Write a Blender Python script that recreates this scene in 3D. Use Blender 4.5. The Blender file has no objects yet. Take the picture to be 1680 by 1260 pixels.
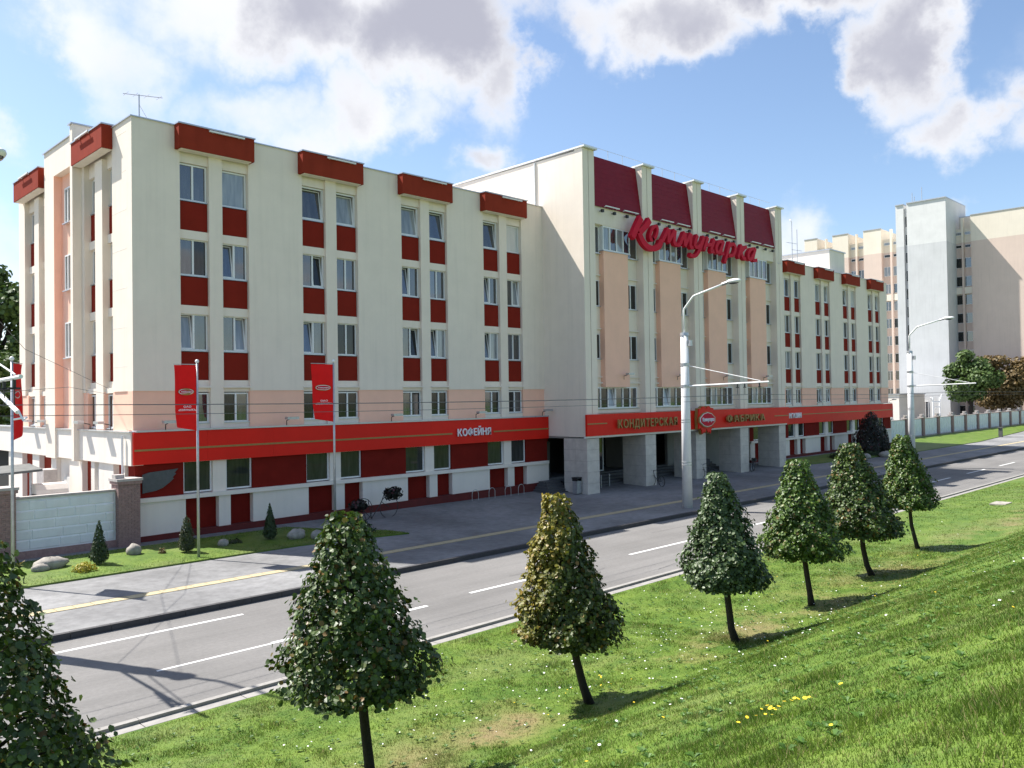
import bpy, math, random
import numpy as np
from mathutils import Vector, Matrix, Euler

# ------------------------------------------------------------------ camera, world, sun, exposure
S = bpy.context.scene
COL = S.collection
cd = bpy.data.cameras.new('camera'); cam = bpy.data.objects.new('camera', cd); COL.objects.link(cam)
yaw, pitch, roll = math.radians(44.92800863), math.radians(0.99809232), math.radians(-0.87804108)
fw = Vector((math.sin(yaw)*math.cos(pitch), math.cos(yaw)*math.cos(pitch), math.sin(pitch)))
rt = Vector((math.cos(yaw), -math.sin(yaw), 0)); up = rt.cross(fw)
r2 = rt*math.cos(roll) + up*math.sin(roll); u2 = -rt*math.sin(roll) + up*math.cos(roll)
m = Matrix((r2, u2, -fw)).transposed().to_4x4(); m.translation = Vector((0, 0, 6)); cam.matrix_world = m
cd.sensor_width = 36; cd.lens = 1359.61/1680*36; cd.clip_start = 0.1; cd.clip_end = 6000
S.camera = cam

SUN_DIR = Vector((0.30, -0.68, -1.0)).normalized()          # the way the light travels
sl = bpy.data.lights.new('sun', 'SUN'); sl.energy = 5.0; sl.angle = math.radians(0.53); sl.color = (1.0, 0.955, 0.88)
sun = bpy.data.objects.new('sun', sl); COL.objects.link(sun)
sun.rotation_euler = SUN_DIR.to_track_quat('-Z', 'Y').to_euler()
S.view_settings.view_transform = 'Standard'; S.view_settings.look = 'None'
S.view_settings.exposure = 0.98; S.view_settings.gamma = 1.0; S.view_settings.use_curve_mapping = False

W = bpy.data.worlds.new('World'); S.world = W; W.use_nodes = True
wn, wl = W.node_tree.nodes, W.node_tree.links
wn.clear()
def N(t, **k):
    n = wn.new(t)
    for a, b in k.items(): setattr(n, a, b)
    return n
def MA(op, a, b=None, clamp=False):
    n = N('ShaderNodeMath', operation=op); n.use_clamp = clamp
    for i, v in enumerate((a, b)):
        if v is None: continue
        if isinstance(v, (int, float)): n.inputs[i].default_value = v
        else: wl.new(v, n.inputs[i])
    return n.outputs[0]
sky = N('ShaderNodeTexSky', sky_type='NISHITA'); sky.sun_disc = False
sky.sun_elevation = math.asin(-SUN_DIR.z); sky.sun_rotation = math.atan2(-SUN_DIR.x, -SUN_DIR.y) % (2*math.pi)
sky.altitude = 200; sky.air_density = 1.0; sky.dust_density = 0.9; sky.ozone_density = 2.0
tc = N('ShaderNodeTexCoord')
nrm = N('ShaderNodeVectorMath', operation='NORMALIZE'); wl.new(tc.outputs['Generated'], nrm.inputs[0])
sep = N('ShaderNodeSeparateXYZ'); wl.new(nrm.outputs[0], sep.inputs[0])
az = MA('MULTIPLY', MA('ARCTAN2', sep.outputs['X'], sep.outputs['Y']), 180/math.pi)
el = MA('MULTIPLY', MA('ARCSINE', sep.outputs['Z']), 180/math.pi)
cmb = N('ShaderNodeCombineXYZ'); wl.new(az, cmb.inputs[0]); wl.new(el, cmb.inputs[1])
# a cloud deck seen in perspective: sample noise on a plane above the ground
zc = MA('MAXIMUM', sep.outputs['Z'], 0.0); zd = MA('ADD', zc, 0.16)
pc = N('ShaderNodeCombineXYZ')
wl.new(MA('DIVIDE', sep.outputs['X'], zd), pc.inputs[0]); wl.new(MA('DIVIDE', sep.outputs['Y'], zd), pc.inputs[1])
def noise(vec, scale, detail, rough=0.55):
    n = N('ShaderNodeTexNoise'); n.inputs['Scale'].default_value = scale; n.inputs['Detail'].default_value = detail
    n.inputs['Roughness'].default_value = rough; wl.new(vec, n.inputs['Vector']); return n
nb = noise(nrm.outputs[0], 5.0, 12, 0.60)
nw = noise(nrm.outputs[0], 11.0, 6, 0.6)
nbig = noise(pc.outputs[0], 0.9, 3)
ns = noise(nrm.outputs[0], 3.2, 4, 0.5)
warp = N('ShaderNodeVectorMath', operation='MULTIPLY_ADD')
wl.new(nw.outputs['Color'], warp.inputs[0]); warp.inputs[1].default_value = (10, 7, 0); warp.inputs[2].default_value = (-5, -3.5, 0)
wv = N('ShaderNodeVectorMath', operation='ADD'); wl.new(cmb.outputs[0], wv.inputs[0]); wl.new(warp.outputs[0], wv.inputs[1])
def blob(a, e, sa, se):
    s1 = N('ShaderNodeVectorMath', operation='SUBTRACT'); wl.new(wv.outputs[0], s1.inputs[0]); s1.inputs[1].default_value = (a, e, 0)
    s2 = N('ShaderNodeVectorMath', operation='MULTIPLY'); wl.new(s1.outputs[0], s2.inputs[0]); s2.inputs[1].default_value = (1/sa, 1/se, 0)
    ln = N('ShaderNodeVectorMath', operation='LENGTH'); wl.new(s2.outputs[0], ln.inputs[0])
    mr = N('ShaderNodeMapRange', interpolation_type='SMOOTHSTEP'); wl.new(ln.outputs['Value'], mr.inputs[0])
    mr.inputs[1].default_value = 0.1; mr.inputs[2].default_value = 1.55; mr.inputs[3].default_value = 1.0; mr.inputs[4].default_value = 0.0
    return mr.outputs[0]
# where the clouds of that day hang: azimuth, elevation, half widths in degrees, weight
CL = [(19.5, 21.0, 5, 5, .72), (24, 24, 6, 4, .75), (31, 24.3, 7, 4.2, 1.35), (39, 24.2, 6.8, 4.6, 1.4), (45.0, 21.5, 2.6, 3.2, .8), (29, 18.0, 7, 2.6, .70), (34, 19.5, 4, 3, .85), (11.8, 16.8, 3.4, 2.8, .68),
      (15, 23.6, 5.5, 1.6, .62), (51, 24.5, 4.5, 2.4, .72), (56, 24.0, 5.5, 2.8, 1.2), (65, 25.8, 9, 2.8, 1.5), (70.8, 20.8, 3.6, 4.6, 1.35), (73.2, 16.0, 3.2, 2.4, 1.05), (78.5, 16, 3, 2.2, .8),
      (43.3, 15.9, 2.6, 1.2, .62), (38.6, 19.4, 3.4, 1.8, .5), (63.6, 9.8, 2.8, 3.2, .72), (73.2, 10.4, 1.8, 1.6, .70), (13.5, 8, 2.2, 4.5, .5), (35, 29, 30, 5, .8)]
acc = None
for a, e, sa, se, w in CL:
    v = MA('MULTIPLY', blob(a, e, sa, se), w)
    acc = v if acc is None else MA('MAXIMUM', acc, v)
CLR = [(15.3, 18.8, 2.6, 3.0, .35), (40, 16, 3.5, 1.8, .2), (56, 16.5, 8, 4.5, .6), (60, 11, 5, 4, .3), (65.5, 18, 2.5, 4, .3), (47.8, 24, 1.6, 2.2, .3)]
neg = None
for a, e, sa, se, w in CLR:
    v = MA('MULTIPLY', blob(a, e, sa, se), w)
    neg = v if neg is None else MA('MAXIMUM', neg, v)
# the rest of the sky carries sparser broken cloud, thinned to lower the fill light, away from the stretch described above
far = N('ShaderNodeMapRange', interpolation_type='SMOOTHSTEP')
wl.new(MA('ABSOLUTE', MA('SUBTRACT', az, 45.0)), far.inputs[0])
far.inputs[1].default_value = 38; far.inputs[2].default_value = 60
hi = N('ShaderNodeMapRange', interpolation_type='SMOOTHSTEP'); wl.new(el, hi.inputs[0]); hi.inputs[1].default_value = 27; hi.inputs[2].default_value = 40
away = MA('MAXIMUM', far.outputs[0], hi.outputs[0])
gen = N('ShaderNodeMapRange', interpolation_type='SMOOTHSTEP'); wl.new(nbig.outputs['Fac'], gen.inputs[0]); gen.inputs[1].default_value = .53; gen.inputs[2].default_value = .68
acc = MA('MAXIMUM', acc, MA('MULTIPLY', gen.outputs[0], MA('MULTIPLY', away, .9)))
dens = MA('SUBTRACT', MA('ADD', acc, MA('MULTIPLY', MA('SUBTRACT', nb.outputs['Fac'], 0.5), 1.55)), neg)
cov = N('ShaderNodeMapRange', interpolation_type='SMOOTHSTEP'); wl.new(dens, cov.inputs[0]); cov.inputs[1].default_value = .10; cov.inputs[2].default_value = .90
thick = N('ShaderNodeMapRange', interpolation_type='SMOOTHSTEP')
wl.new(MA('ADD', MA('ADD', acc, MA('MULTIPLY', MA('SUBTRACT', ns.outputs['Fac'], .5), 1.5)), MA('MULTIPLY', MA('SUBTRACT', nb.outputs['Fac'], .5), 1.3)), thick.inputs[0]); thick.inputs[1].default_value = .45; thick.inputs[2].default_value = 1.4
cr = N('ShaderNodeMix', data_type='RGBA'); wl.new(thick.outputs[0], cr.inputs['Factor'])
cr.inputs['A'].default_value = (0.54, 0.545, 0.56, 1); cr.inputs['B'].default_value = (0.265, 0.27, 0.32, 1)
bg1 = N('ShaderNodeBackground'); bg1.inputs['Strength'].default_value = 0.10; wl.new(sky.outputs[0], bg1.inputs[0])
bg2 = N('ShaderNodeBackground'); bg2.inputs['Strength'].default_value = 1.0; wl.new(cr.outputs['Result'], bg2.inputs[0])
mx = N('ShaderNodeMixShader'); wl.new(cov.outputs[0], mx.inputs[0]); wl.new(bg1.outputs[0], mx.inputs[1]); wl.new(bg2.outputs[0], mx.inputs[2])
wo = N('ShaderNodeOutputWorld'); wl.new(mx.outputs[0], wo.inputs[0])

# ------------------------------------------------------------------ materials
def mat(name, col, rough=0.85, var=0.12, scale=1.5, bump=0.0, bscale=40, metal=0.0, streak=0.0, col2=None, spec=None, big=0.0, tracks=0.0):
    m = bpy.data.materials.new(name); m.use_nodes = True
    n, l = m.node_tree.nodes, m.node_tree.links
    b = n['Principled BSDF']; b.inputs['Roughness'].default_value = rough; b.inputs['Metallic'].default_value = metal
    if spec is not None: b.inputs['Specular IOR Level'].default_value = spec
    t = n.new('ShaderNodeTexCoord')
    a = n.new('ShaderNodeTexNoise'); a.inputs['Scale'].default_value = scale; a.inputs['Detail'].default_value = 6; a.inputs['Roughness'].default_value = .65
    l.new(t.outputs['Object'], a.inputs['Vector'])
    rp = n.new('ShaderNodeValToRGB')
    c2 = col2 or tuple(c*(1-2*var) for c in col)
    rp.color_ramp.elements[0].position = .30; rp.color_ramp.elements[0].color = (*c2, 1)
    rp.color_ramp.elements[1].position = .70; rp.color_ramp.elements[1].color = (*(min(1, c*(1+var*.5)) for c in col), 1)
    l.new(a.outputs['Fac'], rp.inputs[0]); out = rp.outputs[0]
    if streak:      # run-off stains down a wall
        mp = n.new('ShaderNodeMapping'); mp.inputs['Scale'].default_value = (2.2, 2.2, .12); l.new(t.outputs['Object'], mp.inputs[0])
        s = n.new('ShaderNodeTexNoise'); s.inputs['Scale'].default_value = 1.6; s.inputs['Detail'].default_value = 5; l.new(mp.outputs[0], s.inputs['Vector'])
        mr = n.new('ShaderNodeMapRange'); l.new(s.outputs['Fac'], mr.inputs[0]); mr.inputs[1].default_value = .5; mr.inputs[2].default_value = .8
        mr.inputs[3].default_value = 1; mr.inputs[4].default_value = 1-streak
        mm = n.new('ShaderNodeMix'); mm.data_type = 'RGBA'; mm.blend_type = 'MULTIPLY'; mm.inputs['Factor'].default_value = 1
        l.new(out, mm.inputs['A']); l.new(mr.outputs[0], mm.inputs['B']); out = mm.outputs['Result']
    if big:         # broad patches of wear
        s = n.new('ShaderNodeTexNoise'); s.inputs['Scale'].default_value = .22; s.inputs['Detail'].default_value = 4; l.new(t.outputs['Object'], s.inputs['Vector'])
        mr = n.new('ShaderNodeMapRange'); l.new(s.outputs['Fac'], mr.inputs[0]); mr.inputs[1].default_value = .35; mr.inputs[2].default_value = .65
        mr.inputs[3].default_value = 1+big*.5; mr.inputs[4].default_value = 1-big
        mm = n.new('ShaderNodeMix'); mm.data_type = 'RGBA'; mm.blend_type = 'MULTIPLY'; mm.inputs['Factor'].default_value = 1
        l.new(out, mm.inputs['A']); l.new(mr.outputs[0], mm.inputs['B']); out = mm.outputs['Result']
    if tracks:      # wheel-polished and oil-darkened bands along the lanes
        mp = n.new('ShaderNodeMapping'); mp.inputs['Scale'].default_value = (.035, 1.05, 1); l.new(t.outputs['Object'], mp.inputs[0])
        s = n.new('ShaderNodeTexNoise'); s.inputs['Scale'].default_value = 1.3; s.inputs['Detail'].default_value = 7; s.inputs['Roughness'].default_value = .7; l.new(mp.outputs[0], s.inputs['Vector'])
        mr = n.new('ShaderNodeMapRange'); l.new(s.outputs['Fac'], mr.inputs[0]); mr.inputs[1].default_value = .3; mr.inputs[2].default_value = .7; mr.inputs[3].default_value = 1+tracks*.6; mr.inputs[4].default_value = 1-tracks
        mm = n.new('ShaderNodeMix'); mm.data_type = 'RGBA'; mm.blend_type = 'MULTIPLY'; mm.inputs['Factor'].default_value = 1; l.new(out, mm.inputs['A']); l.new(mr.outputs[0], mm.inputs['B']); out = mm.outputs['Result']
    l.new(out, b.inputs['Base Color'])
    if bump:
        z = n.new('ShaderNodeTexNoise'); z.inputs['Scale'].default_value = bscale; z.inputs['Detail'].default_value = 3; l.new(t.outputs['Object'], z.inputs['Vector'])
        bp = n.new('ShaderNodeBump'); bp.inputs['Strength'].default_value = bump; bp.inputs['Distance'].default_value = .02; l.new(z.outputs['Fac'], bp.inputs['Height']); l.new(bp.outputs[0], b.inputs['Normal'])
    return m
def leafmat(name, c1, c2, c3=None, rough=.42, grad=None):
    m = bpy.data.materials.new(name); m.use_nodes = True
    n, l = m.node_tree.nodes, m.node_tree.links
    b = n['Principled BSDF']; b.inputs['Roughness'].default_value = rough
    g = n.new('ShaderNodeNewGeometry'); oi = n.new('ShaderNodeObjectInfo')
    ad = n.new('ShaderNodeMath'); ad.operation = 'ADD'; l.new(g.outputs['Random Per Island'], ad.inputs[0]); l.new(oi.outputs['Random'], ad.inputs[1])
    fr = n.new('ShaderNodeMath'); fr.operation = 'FRACT'; l.new(ad.outputs[0], fr.inputs[0])
    rp = n.new('ShaderNodeValToRGB'); e = rp.color_ramp.elements
    e[0].color = (*c1, 1); e[1].color = (*c2, 1); e[1].position = .9
    if c3: x = e.new(.975); x.color = (*c3, 1)
    l.new(fr.outputs[0], rp.inputs[0]); out = rp.outputs[0]
    if grad:        # leaves that have turned yellow on one side of the crown: colour, direction, offset, width
        gc, gd, g0, g1 = grad
        t = n.new('ShaderNodeNewGeometry'); d = n.new('ShaderNodeVectorMath'); d.operation = 'DOT_PRODUCT'; l.new(t.outputs['Position'], d.inputs[0]); d.inputs[1].default_value = gd
        nz = n.new('ShaderNodeTexNoise'); nz.inputs['Scale'].default_value = 2.6; nz.inputs['Detail'].default_value = 3; l.new(t.outputs['Position'], nz.inputs['Vector'])
        a2 = n.new('ShaderNodeMath'); a2.operation = 'MULTIPLY_ADD'; l.new(nz.outputs['Fac'], a2.inputs[0]); a2.inputs[1].default_value = 1.6*(g1-g0); l.new(d.outputs['Value'], a2.inputs[2])
        mr = n.new('ShaderNodeMapRange'); l.new(a2.outputs[0], mr.inputs[0]); mr.inputs[1].default_value = g0+.8*(g1-g0); mr.inputs[2].default_value = g1+.8*(g1-g0)
        mm = n.new('ShaderNodeMix'); mm.data_type = 'RGBA'; l.new(mr.outputs[0], mm.inputs['Factor']); l.new(out, mm.inputs['A'])
        rq = n.new('ShaderNodeValToRGB'); rq.color_ramp.elements[0].color = (*gc, 1); rq.color_ramp.elements[1].color = (gc[0]*1.35, gc[1]*.98, gc[2], 1)
        l.new(fr.outputs[0], rq.inputs[0]); l.new(rq.outputs[0], mm.inputs['B']); out = mm.outputs['Result']
    l.new(out, b.inputs['Base Color'])
    tr = n.new('ShaderNodeBsdfTranslucent'); l.new(out, tr.inputs[0])
    ms = n.new('ShaderNodeMixShader'); ms.inputs[0].default_value = .22; l.new(b.outputs[0], ms.inputs[1]); l.new(tr.outputs[0], ms.inputs[2])
    l.new(ms.outputs[0], n['Material Output'].inputs[0])
    return m
def glass(name, c1, c2, ior=1.75):
    m = bpy.data.materials.new(name); m.use_nodes = True
    n, l = m.node_tree.nodes, m.node_tree.links
    b = n['Principled BSDF']; b.inputs['Roughness'].default_value = .03; b.inputs['IOR'].default_value = ior
    oi = n.new('ShaderNodeObjectInfo'); t = n.new('ShaderNodeTexCoord')
    mp = n.new('ShaderNodeMapping'); mp.inputs['Scale'].default_value = (3.5, 1, .5); l.new(t.outputs['Object'], mp.inputs[0])
    cx = n.new('ShaderNodeVectorMath'); cx.operation = 'ADD'; l.new(mp.outputs[0], cx.inputs[0]); l.new(oi.outputs['Random'], cx.inputs[1])
    z = n.new('ShaderNodeTexNoise'); z.inputs['Scale'].default_value = 1.6; z.inputs['Detail'].default_value = 3; l.new(cx.outputs[0], z.inputs['Vector'])
    rp = n.new('ShaderNodeValToRGB'); rp.color_ramp.elements[0].color = (*c1, 1); rp.color_ramp.elements[1].color = (*c2, 1)
    rp.color_ramp.elements[0].position = .35; rp.color_ramp.elements[1].position = .7
    l.new(z.outputs['Fac'], rp.inputs[0]); l.new(rp.outputs[0], b.inputs['Base Color'])
    z2 = n.new('ShaderNodeTexNoise'); z2.inputs['Scale'].default_value = .8; l.new(t.outputs['Object'], z2.inputs['Vector'])
    bp = n.new('ShaderNodeBump'); bp.inputs['Strength'].default_value = .06; bp.inputs['Distance'].default_value = .03; l.new(z2.outputs['Fac'], bp.inputs['Height']); l.new(bp.outputs[0], b.inputs['Normal'])
    return m
M = dict(
 cream=mat('cream_render', (.84, .738, .632), .9, .03, .8, .15, 60, streak=.07), creamw=mat('pale_cream_render', (.82, .745, .665), .9, .03, .8, .15, 60, streak=.06),
 peach=mat('peach_render', (.95, .56, .42), .9, .03, 1, .15, 60, streak=.02), red=mat('dark_red_panel', (.23, .020, .011), .85, .06, 1.5, streak=.05, spec=.12),
 cornice=mat('red_cornice', (.28, .036, .018), .85, .07, 1.5, streak=.12, spec=.12), redlow=mat('brown_red_render', (.19, .015, .010), .9, .10, 1.2, .1, spec=.1),
 fascia=mat('red_fascia', (.74, .017, .008), .5, .05, .5, spec=.2), roof=mat('maroon_metal', (.21, .005, .018), .55, .06, 2, spec=.2), gold=mat('gold_paint', (.34, .20, .055), .45, .1, 8),
 script=mat('crimson_letter', (.58, .010, .035), .55, .05, 2, spec=.12), white=mat('white_pvc', (.80, .80, .80), .4, .02, 2), letter=mat('white_letter', (.82, .80, .84), .5, .02, 2),
 metal=mat('grey_flashing', (.52, .53, .56), .35, .08, 3, metal=.5), whitemetal=mat('white_painted_metal', (.80, .80, .80), .4, .05, 3), dark=mat('unlit_depth_black', (.012, .012, .012), .9, .1, 1),  # dark: near-black colour in place of the shade inside rooms and recesses
 stone=mat('stone_slab', (.64, .575, .515), .6, .10, 2.5, .05, 90), plinth=mat('red_plinth', (.13, .013, .011), .8, .15, 2), steps=mat('dark_granite', (.10, .10, .105), .6, .15, 6),
 asphalt=mat('asphalt', (.185, .178, .172), .9, .08, 9, .35, 130, big=.16, tracks=.17), pave=mat('paving', (.225, .224, .226), .88, .16, 3, .25, 60, big=.30),
 kerb=mat('kerb_concrete', (.31, .295, .275), .9, .12, 4, .3, 50), kerbdark=mat('kerb_shade_and_seal', (.06, .058, .062), .8, .15, 5, .2, 50), paint=mat('road_paint', (.74, .74, .72), .7, .12, 18), tactile=mat('yellow_tile', (.46, .385, .24), .85, .12, 6, .2, 60),
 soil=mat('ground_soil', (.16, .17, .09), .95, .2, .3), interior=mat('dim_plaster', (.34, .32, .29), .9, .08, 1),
 brick=mat('mauve_brick', (.33, .215, .20), .9, .16, 9, .2, 60), mortar=mat('mortar', (.30, .22, .21), .95, .1, 9), fence=mat('pale_fence_paint', (.76, .79, .81), .75, .06, 1.5, .1, 40, streak=.06), fcap=mat('cap_concrete', (.46, .42, .40), .9, .12, 5, .2, 50),
 pole=mat('pole_paint', (.74, .74, .75), .6, .06, 2, .1, 40, streak=.15), galv=mat('galvanised', (.50, .51, .53), .4, .1, 6, metal=.6), black=mat('black_iron', (.018, .018, .02), .5, .1, 8), wire=mat('cable', (.12, .12, .125), .6, .05, 5),
 flag=mat('red_cloth', (.80, .014, .014), .8, .05, 2, spec=.15), flagwhite=mat('flag_print', (.80, .72, .70), .8, .03, 5), bark=mat('bark', (.032, .025, .020), .95, .25, 18, .6, 60),
 rock=mat('boulder', (.38, .35, .31), .9, .22, 4, .5, 25), plaque=mat('dark_slate_plaque', (.085, .095, .10), .6, .12, 5), towerP=mat('pinkish_concrete', (.66, .53, .455), .9, .03, .5, streak=.08), towerC=mat('yellow_cream_concrete', (.76, .69, .58), .9, .03, .5, streak=.06),
 towerG=mat('pale_grey_render', (.60, .605, .61), .9, .05, .35, streak=.10), towerL=mat('lighter_grey_render', (.70, .70, .69), .9, .05, .5, streak=.05), oldsheet=mat('weathered_sheet', (.13, .135, .13), .8, .2, 3), frost=mat('reflected_grey', (.3, .3, .3), .5, .1, 2),
 g_dark=glass('dark_glass', (.008, .010, .010), (.028, .030, .029), 1.55), g_shop=glass('shop_glass', (.022, .026, .024), (.045, .05, .046), 1.38), g_mid=glass('room_glass', (.025, .028, .030), (.07, .075, .08), 2.1), g_curt=glass('curtain_glass', (.20, .22, .24), (.34, .36, .37), 1.9), g_blind=glass('blind_glass', (.55, .55, .54), (.64, .64, .63), 1.5), g_blue=glass('sky_tinted_glass', (.02, .03, .05), (.05, .075, .11), 2.3),  # g_blue carries the sky's reflection in its base colour
 grassb=None)
LM = dict(lime=leafmat('linden_leaf', (.024, .054, .008), (.080, .130, .020), (.16, .09, .02), .48), pale=leafmat('grey_green_leaf', (.034, .066, .020), (.10, .15, .055), None, .45),
 yell=leafmat('turning_leaf', (.028, .054, .008), (.095, .12, .016), (.22, .12, .02), .5, ((.21, .20, .018), (-.707, .707, .40), .35, 1.25)),
 bright=leafmat('bright_leaf', (.032, .075, .009), (.105, .175, .022), (.16, .11, .03), .48), thuja=leafmat('thuja_leaf', (.016, .035, .010), (.04, .07, .018), None, .6), thuja2=leafmat('thuja_olive_leaf', (.028, .040, .014), (.06, .075, .025), None, .6), goldb=leafmat('gold_shrub_leaf', (.30, .26, .02), (.42, .36, .03), None, .6), darkb=leafmat('dark_shrub_leaf', (.008, .010, .008), (.022, .024, .016), (.1, .02, .03), .5),
 oak=leafmat('green_tree_leaf', (.04, .08, .015), (.10, .16, .035), None, .55), brown=leafmat('brown_tree_leaf', (.11, .08, .028), (.20, .13, .045), None, .6), blade=None)

# ------------------------------------------------------------------ mesh building
def org(p):
    v = Vector((0, 0, 0))
    while p is not None: v += p.location; p = p.parent
    return v
def tag(o, label=None, cat=None, group=None, kind=None):
    for k, v in (('label', label), ('category', cat), ('group', group), ('kind', kind)):
        if v: o[k] = v
    return o
def link(o, parent=None):
    COL.objects.link(o)
    if parent is not None: o.parent = parent
    return o
def thing(name, label, cat, loc=(0, 0, 0), group=None):
    o = bpy.data.objects.new(name, None); o.empty_display_size = .2; o.location = loc; link(o)
    return tag(o, label, cat, group)
class MB:
    def __init__(s): s.v, s.f = [], []
    def add(s, vs, fs):
        n = len(s.v); s.v += [tuple(v) for v in vs]; s.f += [tuple(n+i for i in f) for f in fs]; return s
    def box(s, x0, x1, y0, y1, z0, z1):
        x0, x1 = min(x0, x1), max(x0, x1); y0, y1 = min(y0, y1), max(y0, y1); z0, z1 = min(z0, z1), max(z0, z1)
        return s.add([(x0, y0, z0), (x1, y0, z0), (x1, y1, z0), (x0, y1, z0), (x0, y0, z1), (x1, y0, z1), (x1, y1, z1), (x0, y1, z1)],
                     [(3, 2, 1, 0), (4, 5, 6, 7), (0, 1, 5, 4), (1, 2, 6, 5), (2, 3, 7, 6), (3, 0, 4, 7)])
    def tube(s, pts, r, n=8, cap=True):
        pts = [Vector(p) for p in pts]; rs = r if isinstance(r, (list, tuple)) else [r]*len(pts); b = len(s.v); a0 = None
        for i, p in enumerate(pts):
            d = (pts[min(i+1, len(pts)-1)] - pts[max(i-1, 0)]).normalized()
            if a0 is None: a0 = d.orthogonal().normalized()
            a0 = (a0 - d*a0.dot(d)).normalized(); c = d.cross(a0)
            for k in range(n):
                t = 2*math.pi*k/n; s.v.append(tuple(p + (a0*math.cos(t) + c*math.sin(t))*rs[i]))
        for i in range(len(pts)-1):
            for k in range(n):
                k2 = (k+1) % n; s.f.append((b+i*n+k, b+i*n+k2, b+(i+1)*n+k2, b+(i+1)*n+k))
        if cap: s.f.append(tuple(b+k for k in reversed(range(n)))); e = b+(len(pts)-1)*n; s.f.append(tuple(e+k for k in range(n)))
        return s
    def prism(s, poly, y0, y1):                 # outline in x,z pushed along y (front at y0)
        n = len(poly); return s.add([(x, y0, z) for x, z in poly] + [(x, y1, z) for x, z in poly], [tuple(range(n)), tuple(reversed(range(n, 2*n)))] + [(i, i+n, (i+1) % n+n, (i+1) % n) for i in range(n)])
    def slab(s, poly, z0, z1):                  # outline in x,y raised in z
        n = len(poly); return s.add([(x, y, z1) for x, y in poly] + [(x, y, z0) for x, y in poly], [tuple(range(n)), tuple(reversed(range(n, 2*n)))] + [(i, i+n, (i+1) % n+n, (i+1) % n) for i in range(n)])
    def ball(s, c, r, nu=10, nv=6, jit=0, rnd=None):
        b = len(s.v); rx, ry, rz = r if isinstance(r, (tuple, list)) else (r, r, r)
        for j in range(nv+1):
            t = math.pi*j/nv
            for i in range(nu):
                p = 2*math.pi*i/nu; q = 1+(rnd.uniform(-jit, jit) if rnd else 0); s.v.append((c[0]+rx*q*math.sin(t)*math.cos(p), c[1]+ry*q*math.sin(t)*math.sin(p), c[2]+rz*q*math.cos(t)))
        for j in range(nv):
            for i in range(nu): i2 = (i+1) % nu; s.f.append((b+j*nu+i, b+(j+1)*nu+i, b+(j+1)*nu+i2, b+j*nu+i2))
        return s
    def mesh(s, name, m, off=Vector((0, 0, 0)), smooth=False):
        me = bpy.data.meshes.new(name); me.from_pydata([(x-off.x, y-off.y, z-off.z) for x, y, z in s.v], [], s.f); me.materials.append(m)
        if smooth: me.polygons.foreach_set('use_smooth', [True]*len(me.polygons))
        me.update(); return me
    def pieces(s):
        if len(s.f) > 700 or len(s.v) < 9: return [s]
        p = list(range(len(s.v)))
        def fd(a):
            while p[a] != a: p[a] = p[p[a]]; a = p[a]
            return a
        for f in s.f:
            for q in f[1:]: p[fd(q)] = fd(f[0])
        g = {}
        for i in range(len(s.v)): g.setdefault(fd(i), []).append(i)
        if len(g) < 2: return [s]
        K = list(g); A = np.array(s.v); lo = np.array([A[g[k]].min(0) for k in K]); hi = np.array([A[g[k]].max(0) for k in K]); sz = (hi-lo).max(1)
        gap = np.sqrt((np.maximum(0, np.maximum(lo[:, None]-hi[None], lo[None]-hi[:, None]))**2).sum(2)); near = gap <= np.maximum(.02, .5*np.maximum(sz[:, None], sz[None]))
        c = list(range(len(K)))
        def fc(a):
            while c[a] != a: a = c[a]
            return a
        for a, b in zip(*np.nonzero(np.triu(near, 1))): c[fc(int(b))] = fc(int(a))
        cl = {fc(i) for i in range(len(K))}
        if len(cl) < 2: return [s]
        ki = {k: i for i, k in enumerate(K)}; out = []
        for q in sorted(cl):
            mb = MB(); mp = {}
            for f in s.f:
                if fc(ki[fd(f[0])]) != q: continue
                for v in f:
                    if v not in mp: mp[v] = len(mb.v); mb.v.append(s.v[v])
                mb.f.append(tuple(mp[v] for v in f))
            out.append(mb)
        return out
    def build(s, name, m, parent=None, smooth=False, **k):
        P = s.pieces() if not k.get('kind') else [s]
        if len(P) > 1: return [q.build(name, m, parent, smooth, kind=None) for q in P][0]
        o = bpy.data.objects.new(name, s.mesh(name, M[m] if isinstance(m, str) else m, org(parent), smooth)); link(o, parent); return tag(o, **k)
    def thing(s, name, m, label, cat, loc, group=None, smooth=False):   # a thing that is one mesh, its origin at its base
        o = bpy.data.objects.new(name, s.mesh(name, M[m] if isinstance(m, str) else m, Vector(loc), smooth)); o.location = loc; link(o); return tag(o, label, cat, group)
def npmesh(name, V, F, m, off=(0, 0, 0), smooth=False):
    V = (np.asarray(V, np.float32) - np.asarray(off, np.float32)); F = np.asarray(F, np.int32); k = F.shape[1]
    me = bpy.data.meshes.new(name); me.vertices.add(len(V)); me.vertices.foreach_set('co', V.ravel()); me.loops.add(F.size); me.loops.foreach_set('vertex_index', F.ravel())
    me.polygons.add(len(F)); me.polygons.foreach_set('loop_start', np.arange(0, F.size, k, dtype=np.int32)); me.materials.append(m); me.update(calc_edges=True); me.validate()
    return me
RN = random.Random(7); NR = np.random.default_rng(11)
def copy_to(o, loc, rot=None, **k):             # a copy of a thing and of its parts and sub-parts
    c = o.copy(); COL.objects.link(c); c.location = loc
    if rot is not None: c.rotation_euler = rot
    def rec(a, b):
        for ch in list(a.children):
            d = ch.copy(); COL.objects.link(d); d.parent = b; rec(ch, d)
    rec(o, c); return tag(c, **k)

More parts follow.
